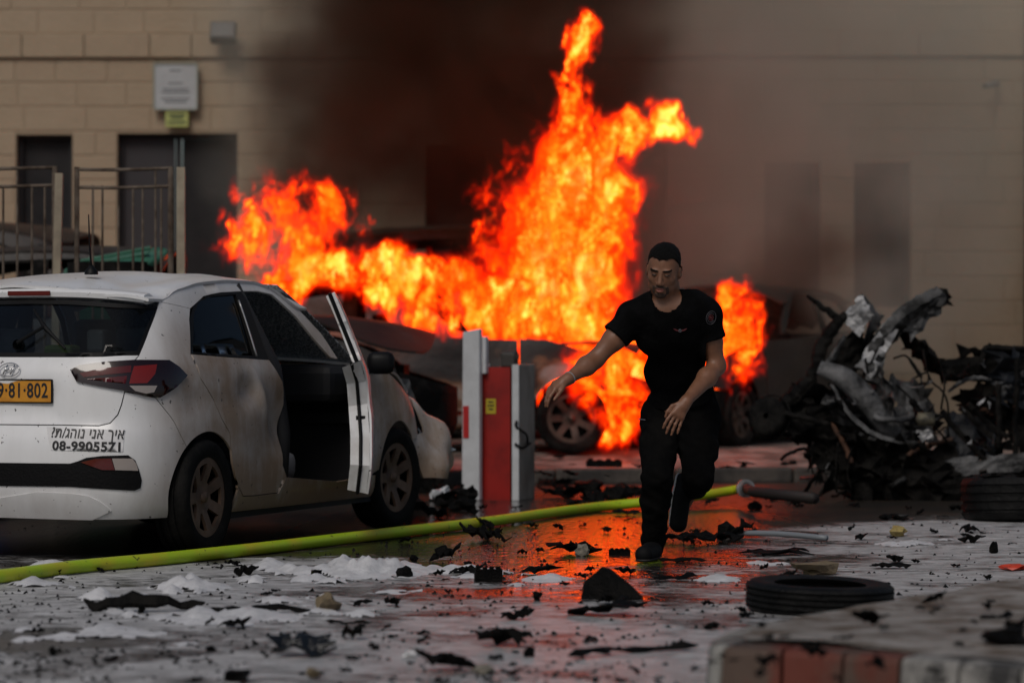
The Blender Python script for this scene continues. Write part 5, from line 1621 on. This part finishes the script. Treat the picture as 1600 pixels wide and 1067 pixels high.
# ------------------------------------------------------------------ hose
hp_ = [(-90, 908), (0, 900), (120, 885), (250, 873), (400, 857), (520, 843), (640, 829), (760, 815), (860, 801), (940, 791), (1020, 783), (1100, 773), (1150, 765), (1164, 763)]
pts = [G(x, y) + Vector((0, 0, .034)) for x, y in hp_]
hz_ = np.interp(range(len(pts)), [0, 9, 11, 13], [0, 0, .05, .10])
pts = [W(x, y, (CAM_Z - .034 - h) * FP / (y - HZ)) if h < .001 else W(x, y, min(20.6, (CAM_Z - .034 - h) * FP / (y - HZ))) for (x, y), h in zip(hp_, hz_)]
P = [Vector(v) for v in spline([tuple(v) for v in pts], 8)]
M_hose = mat('lime_hose', (.38, .55, .012), .45, col2=(.50, .47, .02), scale=3.5, bump=.1, bscale=60)
m_ = M_hose; t = NT(m_.node_tree); b = m_.node_tree.nodes['Principled BSDF']
src = b.inputs['Base Color'].links[0].from_socket
tc = t.n('ShaderNodeTexCoord').outputs['Object']
sp_k = t.ramp(t.noise(t.v('MULTIPLY', tc, (1, 1, 1)), 26., 3, .6).outputs['Fac'], [(.66, 0.), (.70, 1.)])
t.l(t.mix(t.m('MULTIPLY', sp_k, .8), src, (.02, .022, .01)), b.inputs['Base Color'])
hose = empty('fire_hose', P[0] * 0, label='lime yellow fire hose running across the wet ground', category='hose')
MB().tube(P, .0315, 14).build('hose_line', M_hose, hose, smooth=True)
e, dirn = P[-1], (P[-1] - P[-3]).normalized()
MB().tube([e - dirn * .04, e + dirn * .0, e + dirn * .002, e + dirn * .05, e + dirn * .052, e + dirn * .11], [.044, .044, .062, .062, .046, .046], 16).build('coupling', mat('dull_alloy', (.28, .28, .29), .4, metal=.7, col2=(.12, .12, .12), scale=12), hose, smooth=False)
MB().tube([e + dirn * .1, e + dirn * .5 + Vector((0, 0, -.03)), e + dirn * 1.2 + Vector((.3, 0, -.08))], .035, 10).build('hose_line', mat('sooty_hose', (.012, .008, .007), .7), hose, smooth=True)

# ------------------------------------------------------------------ fence, bin
fd = 19.5
M_bar = mat('rusty_bar', (.15, .12, .095), .8, spec=.2, col2=(.06, .042, .03), scale=7)
M_post = mat('pale_post', (.33, .28, .20), .7, col2=(.22, .18, .13), scale=5)


def fence(label, x0, x1, top, bars, posts):
    f_ = empty('metal_fence', W(x0, 548, fd) * 1., label=label, category='fence', group='barred fence panels'); f_.location.z = 0; o = Vector(f_.location)
    def q(x, y, dy=0.): return W(x, y, fd + dy) - o
    for yy in (top, top + 28): bent(f_, 'rail', M_bar, [q(x0, yy + 1), q((x0 + x1) / 2, yy + 1.5), q(x1, yy - 1)], .012, 6)
    for bx, t_ in bars: MB().tube([q(bx, t_), Vector((q(bx, 548).x, 0, .12))], .0085, 6).build('bar', M_bar, f_)
    bent(f_, 'rail', M_bar, [Vector((0, 0, .14)), Vector((q(x1, 548).x, 0, .14))], .016, 6)
    for bx, r_ in posts: MB().tube([q(bx, top - 3), Vector((q(bx, 548).x, 0, 0))], r_, 8).build('post', M_bar, f_)
    return f_


fence('rusty fence panel cut by the left edge of the photo', -150, 84, 263, [(-120, 290), (-95, 290), (-70, 290), (-45, 290), (-20, 290), (5, 290), (27, 265), (50, 290), (70, 290)], [(-150, .018), (86, .02)])
fence('rusty fence panel between brown posts, green bin behind it', 119, 268, 264, [(145, 290), (160, 290), (185, 290), (208, 290), (223, 290), (243, 265), (252, 290)], [(120, .017), (267, .02)])
o = W(283, 548, fd - .1); MB().box((0, 0, 1.12), (.052, .052, 2.24)).build('fence_post', M_post, None, label='pale square post at the right end of the rusty fence', category='post').location = (o.x, o.y, 0)
o = W(100, 548, fd - .12); b_ = MB().tube([(.0, 0, 0), (.05, 0, 2.2)], .035, 4).build('plank', M_post, None, label='pale plank leaning upright between the two fence panels', category='plank'); b_.location = (o.x - .08, o.y, 0)
M_green = mat('green_plastic', (.022, .11, .065), .4, col2=(.05, .16, .11), scale=6)
bn = W(180, 548, 20.7)
bin_ = empty('green_bin', (bn.x, bn.y, 0), label='green plastic bin with an oval ribbed lid behind the fence', category='bin')
MB().lathe([(.001, .05), (.28, .05), (.34, 1.40), (.36, 1.42)], 28).build('body', M_green, bin_, smooth=True)
lid = empty('lid', (0, 0, 1.68), parent=bin_); lid.rotation_euler = (R(14), R(-11), 0)
L_ = MB().lathe([(.001, .02), (.22, .015), (.30, -.01), (.345, -.02), (.365, -.005), (.37, -.03), (.355, -.06)], 36)
for v in L_.v: v.y *= .8
L_.build('cover', M_green, lid, smooth=True)
for k in (-.1, .08): MB().box((0, k, .022), (.5, .05, .02)).build('rib', M_green, lid, bevel=.006)
MB().tube([(0, 0, 1.3), (0, 0, 1.66)], .33, 20).build('rubbish', M_char, bin_)
bb = W(2, 548, 18.6)
bl_ = empty('blue_bin', (bb.x - .30, bb.y, 0), label='blue bin peeking over the white car at the left edge', category='bin')
MB().box((0, 0, .7), (.6, .5, 1.36), None, 1.1).build('body', mat('blue_plastic', (.01, .03, .16), .5), bl_, bevel=.03)
MB().add([(-.33, -.28, 1.40), (.34, -.28, 1.38), (.34, .28, 1.38), (-.33, .28, 1.40), (-.2, -.1, 1.64), (.1, -.1, 1.60), (.1, .1, 1.60), (-.2, .1, 1.64)], [(3, 2, 1, 0), (4, 5, 6, 7), (0, 1, 5, 4), (1, 2, 6, 5), (2, 3, 7, 6), (3, 0, 4, 7)]).build('lid', mat('blue_plastic', (0, 0, 0)), bl_, bevel=.03)

# ------------------------------------------------------------------ kerbed island in the near corner
KW = [mat('kerb_' + n, c, .75, col2=c2, scale=sc, lo=.40, hi=.58, bump=.4, bscale=22, stretch=(1, 1, .35)) for n, c, c2, sc in (
    ('chipped_white', (.33, .32, .29), (.035, .032, .03), 9.), ('worn_red', (.125, .026, .014), (.085, .055, .04), 6.), ('worn_black', (.035, .034, .033), (.28, .27, .25), 10.))]
isl = empty('traffic_island', G(1350, 1020, 0), label='low traffic island with red, white and black painted kerb in the corner', category='island')
io = Vector(isl.location)
top = .15
path = [(1640, 896), (1500, 921), (1400, 938), (1300, 952), (1200, 968), (1140, 983), (1109, 999), (1120, 1008), (1170, 1012), (1280, 1017), (1400, 1026), (1520, 1035), (1640, 1044), (1800, 1056)]
edge = [Vector(v) for v in spline([tuple(G(x, y, top)) for x, y in path], 10)]
cen = sum(edge, Vector()) / len(edge)
# arc-length cut into kerb stones
acc = [0.]
for a, b in zip(edge, edge[1:]): acc.append(acc[-1] + (b - a).length)
def ep(s):
    return Vector([float(np.interp(s, acc, [e[i] for e in edge])) for i in range(3)])
def mat_for(p):
    px = 800 + p.x / p.y * FP; py = HZ + (CAM_Z - top) / p.y * FP
    if py < 1000: return KW[0]
    return KW[0] if px < 1150 else KW[1] if px < 1378 else KW[0] if px < 1430 else KW[2] if px < 1640 else KW[0]
s = 0.; cuts = [0.]
while s < acc[-1]:
    s += .20 if acc[-1] - s < 3 else .5
    cuts.append(min(s, acc[-1]))
for k, (s0, s1) in enumerate(zip(cuts, cuts[1:])):
    n = 5; ring = []
    for i in range(n + 1):
        p = ep(s0 + .006 + (s1 - s0 - .012) * i / n); q = ep(min(s0 + .02 + (s1 - s0 - .012) * i / n, acc[-1])); tg = (ep(min(acc[-1], s0 + (s1 - s0) * i / n + .03)) - ep(max(0, s0 + (s1 - s0) * i / n - .03))).normalized()
        nn = Vector((tg.y, -tg.x, 0))
        if nn.dot(cen - p) < 0: nn = -nn
        ring.append([p - nn * .012 + Vector((0, 0, -top)), p + Vector((0, 0, -.022)), p + nn * .008 + Vector((0, 0, -.006)), p + nn * .025, p + nn * .13 + Vector((0, 0, .002)), p + nn * .135 + Vector((0, 0, -top))])
    vs = [v - io for r in ring for v in r]; m6 = 6
    fs = [(i * m6 + j, i * m6 + (j + 1) % m6, (i + 1) * m6 + (j + 1) % m6, (i + 1) * m6 + j) for i in range(n) for j in range(m6)] + [tuple(range(m6)), tuple(n * m6 + j for j in reversed(range(m6)))]
    mk('kerb_stone', me('kerb_stone', vs, fs), mat_for(ep((s0 + s1) / 2)), isl)
inner = [e + (cen - e).normalized() * .13 for e in edge]
v2, fs = fill2d([(p.x, p.y) for p in inner], (), .07)
vs = [Vector((x, y, top + .012 + .02 * noise.noise(Vector((x * 3, y * 3, 0))))) - io for x, y in v2]
mk('soil', me('soil', vs, fs, True), mat('ash_sand', (.085, .058, .036), .9, col2=(.30, .28, .26), scale=7, lo=.38, hi=.60, det=8, bump=.8, bscale=26, stretch=(.8, 1.1, 1)), isl)

# ------------------------------------------------------------------ foam lying in low mounds
rg = random.Random(3)
def mound_h(x, y):
    h = 0.
    for cx, cy, rx, ry, hh in MOUNDS:
        q = ((x - cx) / rx) ** 2 + ((y - cy) / ry) ** 2
        if q < 4: h = max(h, hh * math.exp(-q * 1.3))
    return h
MOUNDS = []
for px, py, w, hpx in [(560, 893, 150, 20), (480, 905, 60, 12), (300, 918, 90, 20), (215, 932, 40, 10), (150, 935, 50, 14), (50, 912, 70, 9), (660, 890, 60, 10), (620, 925, 60, 8), (350, 965, 170, 14), (150, 990, 160, 9), (520, 910, 40, 10), (75, 884, 60, 8), (430, 940, 80, 8),
                       (770, 895, 50, 8), (560, 960, 60, 7), (860, 905, 90, 8), (730, 900, 60, 6), (1130, 905, 90, 7), (1200, 880, 70, 6), (30, 1035, 90, 10), (930, 780, 40, 10), (970, 770, 40, 9), (1420, 850, 90, 7)]:
    p = G(px, py); s_ = FP / p.y; MOUNDS.append((p.x, p.y, w / s_ * .62, w / s_ * .75, hpx / s_ * 1.35))
    for _ in range(7): MOUNDS.append((p.x + rg.uniform(-1.1, 1.1) * w / s_, p.y + rg.uniform(-.4, .4), w / s_ * rg.uniform(.12, .35), w / s_ * rg.uniform(.15, .45), hpx / s_ * rg.uniform(.4, .9)))
nx, ny, x0, x1, y0, y1 = 330, 230, -2.9, 2.6, 10.2, 18.6
xs = np.linspace(x0, x1, nx); ys = np.linspace(y0, y1, ny)
H = np.zeros((nx, ny))
for cx, cy, rx, ry, hh in MOUNDS:
    q = ((xs[:, None] - cx) / rx) ** 2 + ((ys[None, :] - cy) / ry) ** 2; H = np.maximum(H, hh * np.exp(-q * 1.3))
for i in range(nx):
    for j in range(ny):
        if H[i, j] <= .006: H[i, j] = -1.
        else:
            v = Vector((xs[i] * 5, ys[j] * 4, 1.)); H[i, j] = H[i, j] * (.75 + .75 * noise.noise(v) + .6 * noise.noise(v * 2.7) + .4 * noise.noise(v * 6)) - .006
H = np.where(H > .0, H, -1.) - .002
ok = H > -.004
vid = -np.ones((nx, ny), int); vs, fs = [], []
for i in range(nx):
    for j in range(ny):
        if ok[i, j]: vid[i, j] = len(vs); vs.append((xs[i], ys[j], H[i, j]))
for i in range(nx - 1):
    for j in range(ny - 1):
        q = (vid[i, j], vid[i + 1, j], vid[i + 1, j + 1], vid[i, j + 1])
        if min(q) >= 0 and max(H[i:i + 2, j:j + 2].ravel()) > 0: fs.append(tuple(int(a) for a in q))
mk('foam', me('foam', vs, fs, True), mat('fire_foam', (.68, .68, .69), .55, col2=(.54, .54, .55), scale=14, bump=.35, bscale=60), kind='stuff', label='white extinguishing foam lying in low mounds on the ground', category='foam')

# ------------------------------------------------------------------ debris
def strip_mesh(seed, n=10):
    rg = random.Random(seed); P = []
    a = 0.
    for i in range(n + 1): P.append((i / n - .5, .07 * math.sin(i * .5 + seed) + rg.uniform(-.02, .02), .02 + .035 * abs(math.sin(i * .45 + seed * 1.3)) + rg.uniform(-.012, .012)))
    return MB().tube(P, [.008] + [.02 + .035 * rg.random() for _ in P[1:-1]] + [.006], 5, .45).mesh('charred_strip')
def chunk_mesh(seed, jag=.5):
    b = bmesh.new(); bmesh.ops.create_icosphere(b, subdivisions=2, radius=.5)
    rg = random.Random(seed)
    for v in b.verts:
        k = 1 + jag * noise.noise(v.co * 2.6 + Vector((seed * 5.1, 0, 0))) + jag * .5 * noise.noise(v.co * 6 + Vector((seed, 3, 0)))
        v.co *= k; v.co.z *= .7; v.co.z = max(v.co.z + .3, -.02)
    m = bpy.data.meshes.new('chunk'); b.to_mesh(m); b.free(); return m
def shard_mesh(seed, n=6, amp=.30, tear=.45, lift=.0):
    rg = random.Random(seed)
    c = [Vector((x * .5 + rg.uniform(-.15, .15), y * .38 + rg.uniform(-.12, .12), rg.uniform(0, .42) + .03)) for x, y in ((-1, -1), (1, -1), (1, 1), (-1, 1))]
    V, F = crumple(*c, n, n, amp, seed, tear=tear, sc=2.4, th=.05)
    z0 = min(v.z for v in V)
    return me('shard', [v - Vector((0, 0, z0)) for v in V], F)
def block_mesh(seed):
    rg = random.Random(seed); m = MB().box((0, 0, .25), (1., .5, .5))
    for i in range(4): m.box((-.38 + i * .25, rg.uniform(-.1, .1), .5 + rg.uniform(.0, .08)), (.14, .3, .16))
    return m.mesh('block')
def fold_mesh(seed):
    b = bmesh.new()
    for p in [(-.5, -.22, 0), (.12, -.34, 0), (.52, -.2, .02), (.45, .3, 0), (-.40, .26, 0), (-.46, -.12, .24), (-.16, -.18, .47), (-.05, .16, .44), (.16, -.1, .27), (.42, 0, .10), (-.3, .2, .2)]: b.verts.new(p)
    bmesh.ops.convex_hull(b, input=b.verts)
    bmesh.ops.subdivide_edges(b, edges=b.edges[:], cuts=2)
    for v in b.verts:
        k = noise.noise(v.co * 9) * .02; v.co += Vector((k, k * .6, k)) if v.co.z > .01 else Vector((0, 0, 0))
    m = bpy.data.meshes.new('folded_sheet'); b.to_mesh(m); b.free(); return m
SH_ = [shard_mesh(i) for i in range(14)]
CH_ = [chunk_mesh(i, .75) for i in range(10)]
ST_ = [strip_mesh(i) for i in range(8)]
BL_ = [block_mesh(i) for i in range(3)]
FO_ = [fold_mesh(0)]
M_bit = mat('charred_fragment', (.0022, .0022, .0021), .65, spec=.1, col2=(.007, .0062, .0055), scale=3, bump=.7, bscale=12)
M_stone2 = mat('tan_stone', (.20, .155, .09), .8, col2=(.11, .08, .05), scale=2, bump=.6, bscale=8)
M_gstone = mat('grey_stone', (.24, .22, .18), .8, col2=(.15, .14, .11), scale=2, bump=.5, bscale=8)
M_foamy = mat('yellow_sponge', (.42, .33, .12), .9, col2=(.30, .22, .08), scale=3, bump=.7, bscale=10)
for L_ in (SH_, CH_, ST_, BL_, FO_):
    for m in L_: m.materials.append(M_bit)


def put(name, meshes, px, py, w, label, cat, m=None, rz=0., hs=1., ds=1., z=0., group=None, tilt=0.):
    """one piece of debris, w photograph pixels wide, standing on the ground at a pixel"""
    msh = meshes if isinstance(meshes, bpy.types.Mesh) else meshes[rng.randrange(len(meshes))]
    if m is not None: msh = msh.copy(); msh.materials.clear(); msh.materials.append(m)
    p = G(px, py, z); s_ = w * p.y / FP
    o = bpy.data.objects.new(name, msh); C.objects.link(o)
    o.location = p; o.scale = (s_, s_ * ds, s_ * hs); o.rotation_euler = (tilt, 0, rz)
    o['label'] = label; o['category'] = cat
    if group: o['group'] = group
    return o


NOTABLE = [
    ('black_block', BL_[0], 763, 908, 42, 'small slotted black block standing in the foam left of centre', 'debris', None, .15, .9),
    ('folded_sheet', FO_[0], 957, 934, 96, 'large folded black sheet of metal in front of the running man', 'scrap metal', None, -.1, 1.1),
    ('charred_plate', SH_[2], 848, 896, 50, 'curved black plate beside the orange reflection, above the folded sheet', 'scrap metal', None, .4, .7),
    ('charred_plate', SH_[3], 905, 866, 58, 'charred plate with a bent wire just behind the foam, left of the planted foot', 'scrap metal', None, .2, .8),
    ('cardboard_scrap', CH_[1], 909, 868, 22, 'tan scrap leaning on the charred plate near the reflection', 'scrap', M_gstone, .3, 1.3),
    ('black_block', BL_[1], 968, 866, 32, 'flat black block just left of the planted shoe', 'debris', None, .1, .5),
    ('charred_plate', SH_[5], 942, 962, 92, 'flat pointed shard below the large folded sheet', 'scrap metal', None, .1, .5),
    ('jagged_scrap', SH_[6], 780, 1010, 84, 'jagged upright black scrap near the bottom middle of the street', 'scrap metal', None, .5, 1.0),
    ('arched_scrap', SH_[7], 702, 1047, 70, 'arched black scrap at the bottom edge beside a grey stone', 'scrap metal', None, -.3, 1.1),
    ('stone', CH_[2], 755, 1053, 28, 'pale grey stone next to the arched black scrap', 'stone', M_gstone, .0, .9),
    ('bottle_top', CH_[3], 641, 1027, 20, 'small white bottle top lying near the bottom edge', 'bottle top', mat('white_cap', (.6, .6, .6), .5), .0, .9),
    ('crumpled_casing', SH_[8], 468, 1025, 66, 'shiny crumpled black casing on the wet foam, lower left', 'scrap', mat('shiny_black', (.008, .009, .010), .2, bump=.4, bscale=6), .3, 1.2),
    ('stone', CH_[4], 511, 954, 36, 'brown stone at the right end of the long black strip', 'stone', M_stone2, .2, 1.1),
    ('charred_strip', ST_[1], 545, 975, 74, 'short charred strip below the brown stone', 'scrap', None, -.1, 1.2),
    ('folded_strip', ST_[2], 225, 955, 190, 'long arched black strip lying on the foam, left half', 'scrap', None, .05, 2.0),
    ('folded_strip', ST_[4], 400, 958, 170, 'long flat black strip ending at the brown stone', 'scrap', None, .0, 1.0),
    ('metal_rod', ST_[0], 140, 997, 80, 'thin straight black rod in the foam, far lower left', 'rod', None, .0, .4),
    ('upright_chip', SH_[9], 172, 1034, 18, 'small upright black chip on the bare wet patch', 'debris', None, .4, 1.6),
    ('weathered_cone', CH_[5], 488, 1059, 20, 'small brown cone shaped lump at the bottom edge, left', 'debris', M_stone2, .2, 1.2),
    ('long_strip', ST_[5], 985, 1022, 250, 'longest charred strip running diagonally towards the painted kerb', 'scrap', None, .55, .7),
    ('charred_strip', ST_[3], 1058, 905, 100, 'diagonal charred strip just in front of the planted shoe', 'scrap', None, .7, 1.0),
    ('charred_strip', ST_[6], 1066, 878, 76, 'charred strip touching the planted shoe on its right', 'scrap', None, .1, 1.2),
    ('charred_plate', SH_[10], 1118, 848, 64, 'hump backed charred plate right of the man on the foam edge', 'scrap metal', None, .2, .9),
    ('charred_plate', SH_[11], 1215, 866, 100, 'wide flat black mat of metal on the grey film, right', 'scrap metal', None, .0, .3),
    ('sponge', CH_[6], 1271, 897, 58, 'tan lump of seat sponge behind the flat tyre', 'sponge', M_stone2, .1, .55),
    ('sponge', CH_[7], 1404, 838, 28, 'pale yellow block of sponge in front of the tangled wreck', 'sponge', M_foamy, .2, 1.0),
    ('red_lens', CH_[8], 1586, 890, 46, 'orange red piece of plastic at the right edge above the island', 'plastic', mat('orange_red', (.55, .05, .02), .4), .0, .35),
    ('hook_scrap', ST_[7], 1113, 982, 46, 'hooked black scrap standing up left of the island', 'scrap', None, 1.2, 3.2),
    ('white_cup', CH_[9], 690, 782, 34, 'crumpled white cup lying left of the barrier', 'cup', mat('white_cup', (.5, .52, .54), .4), .6, 1.0),
    ('black_tray', BL_[2], 944, 729, 56, 'black box lid lying on the far pavement below the flames', 'scrap', None, -.05, .35),
    ('charred_plate', SH_[12], 1395, 812, 40, 'small charred heap before the wreck beside the yellow sponge', 'scrap metal', None, .0, .7),
    ('charred_plate', SH_[13], 1390, 888, 42, 'crooked black piece between the yellow sponge and the flat tyre', 'scrap metal', None, .3, .7),
]
for n_ in NOTABLE:
    nm, ms, px, py, w, lb, ct, m, rz, hs = n_
    put(nm, ms, px, py, w, lb, ct, m, rz, hs, z=.2 if py < 732 else 0.)
# pale pipe on the film, curved bumper shard by the white car, scraps on the island
a, b = G(1140, 838), G(1292, 846)
bent(None, 'pale_pipe', mat('grey_blue_pipe', (.20, .22, .24), .4), [a + Vector((0, 0, .02)), (a + b) / 2 + Vector((0, 0, .03)), b + Vector((0, 0, .02))], .016, 8).update_tag()
pp = bpy.data.objects['pale_pipe']; pp['label'] = 'pale blue grey pipe lying on the film in front of the wreck'; pp['category'] = 'pipe'
d = 18.6
V, F = crumple(W(655, 668, d), W(668, 690, d - .1), W(716, 702, d - .2), W(664, 727, d - .1), 8, 4, .05, 71, tear=.1)
mk('bumper_shard', me('bumper_shard', V, F), mat('blue_grey_plastic', (.20, .24, .28), .35, col2=(.06, .07, .08), scale=6), label='curved blue grey shard of bumper on the ground before the white car', category='scrap')
d = 18.9
V, F = crumple(W(612, 598, d), W(640, 590, d), W(650, 632, d), W(618, 640, d), 5, 5, .08, 72)
so = mk('panel_shard', me('panel_shard', V, F), mat('dark_slate_plastic', (.03, .035, .04), .4), CAR); so.matrix_parent_inverse = (Matrix.Translation(CAR_O) @ Matrix.Rotation(CAR_RZ, 4, 'Z')).inverted()
for nm, ms, px, py, w, lb, rz, hs in (('spiked_scrap', SH_[1], 1362, 978, 40, 'spiky black scrap standing on the traffic island', .5, 1.3), ('angle_bar', ST_[3], 1560, 968, 90, 'bent black bar lying on the island near the right edge', .7, 1.4), ('charred_lump', CH_[0], 1580, 1010, 80, 'big charred lump on the island at the right edge', .1, .6), ('curled_scrap', SH_[4], 1315, 1002, 26, 'small curled black scrap near the island kerb', .2, 1.0)):
    put(nm, ms, px, py, w, lb, 'scrap', None, rz, hs, z=.16)
# small fragments all over the street
rg = random.Random(21)
n_small = 0
def on_car(p):
    q = p - CAR_O; c, s = math.cos(-CAR_RZ), math.sin(-CAR_RZ); x, y = q.x * c - q.y * s, q.x * s + q.y * c
    return abs(x) < 1. and -.1 < y < 4.2
def frag_label(ms, px, py, w, z):
    size = 'tiny' if w < 9 else 'small' if w < 18 else 'larger'
    kind = 'jagged black flake' if ms is SH_ else 'black lump' if ms is CH_ else 'thin black strip'
    if z > 0: zone = 'on the traffic island'
    elif py < 812: zone = 'around the foot of the barrier' if px < 780 else 'on the wet ground below the flames' if px < 1150 else 'in the soot before the wreck'
    elif py < 900: zone = 'by the hose and the foam edge' if px < 760 else 'in the water around the man' if px < 1130 else 'between the wreck and the flat tyre'
    else: zone = 'on the foam near the lower left corner' if px < 330 else 'on the foam below the white car' if px < 640 else 'on the grey film at the bottom middle' if px < 960 else 'between the folded sheet and the island'
    return size + ' ' + kind + ' ' + zone
while n_small < 262:
    if rg.random() < .72: px, py = rg.uniform(0, 1600), 1067 - 230 * rg.random() ** 1.4
    else: px, py = rg.uniform(560, 1600), rg.uniform(770, 850)
    z = 0.
    if px > 1090 and py > 925: 
        if py > 985 - (px - 1100) * .155 + 8: z = .165
    p = G(px, py, z)
    if on_car(p) or (p - G(1281, 930)).length < .45: continue
    w = min(36, 4 + 6.5 * rg.paretovariate(1.8))
    k = rg.random()
    ms = SH_ if k < .68 else CH_ if k < .76 else ST_
    o = put('fragment', ms[rg.randrange(len(ms))], px, py, w, frag_label(ms, px, py, w, z), 'debris', None, rg.uniform(0, 6.28), rg.uniform(.8, 2.0), 1., z, 'small charred fragments')
    n_small += 1
for i in range(30):          # heaped against the barrier and below the far kerb
    px, py = (rg.uniform(600, 760), rg.uniform(768, 800)) if i < 18 else (rg.uniform(850, 1000), rg.uniform(756, 784))
    if on_car(G(px, py)): continue
    ms = SH_ if i % 3 else CH_
    put('fragment', ms[rg.randrange(len(ms))], px, py, rg.uniform(14, 46), frag_label(ms, px, py, 30, 0.), 'debris', None, rg.uniform(0, 6.28), rg.uniform(.7, 1.3), 1., 0., 'small charred fragments')
for i in range(26):
    px, py = rg.uniform(640, 1010) if i < 16 else rg.uniform(1120, 1320), rg.uniform(703, 745)
    put('pavement_fragment', (SH_ + CH_)[rg.randrange(20)], px, py, rg.uniform(8, 28), 'small dark fragment scattered on the far pavement', 'debris', None, rg.uniform(0, 6.28), .7, z=.17, group='fragments on the far pavement')
# soot crumbs too fine to count
V, F = [], []
for _ in range(4200):
    px, py = rg.uniform(-40, 1640), 1080 - 270 * rg.random() ** 1.25
    p = G(px, py)
    if noise.noise(Vector((p.x * 2.2, p.y * 1.6, 4.))) < rg.uniform(-.35, .45): continue
    if on_car(p) or (px > 1090 and py > 985 - (px - 1100) * .155): continue
    r = rg.uniform(.004, .013); k = len(V); a = rg.uniform(0, 6.28)
    for i in range(4): V.append(p + Vector((r * math.cos(a + i * 1.571) * rg.uniform(.5, 1.8), r * math.sin(a + i * 1.571) * rg.uniform(.6, 1.2), -.002)))
    V.append(p + Vector((rg.uniform(-.3, .3) * r, 0, r * rg.uniform(.5, 1.3))))
    F += [(k + i, k + (i + 1) % 4, k + 4) for i in range(4)]
mk('soot_crumbs', me('soot_crumbs', V, F), M_bit, kind='stuff', label='fine black crumbs of soot strewn over the street', category='soot')
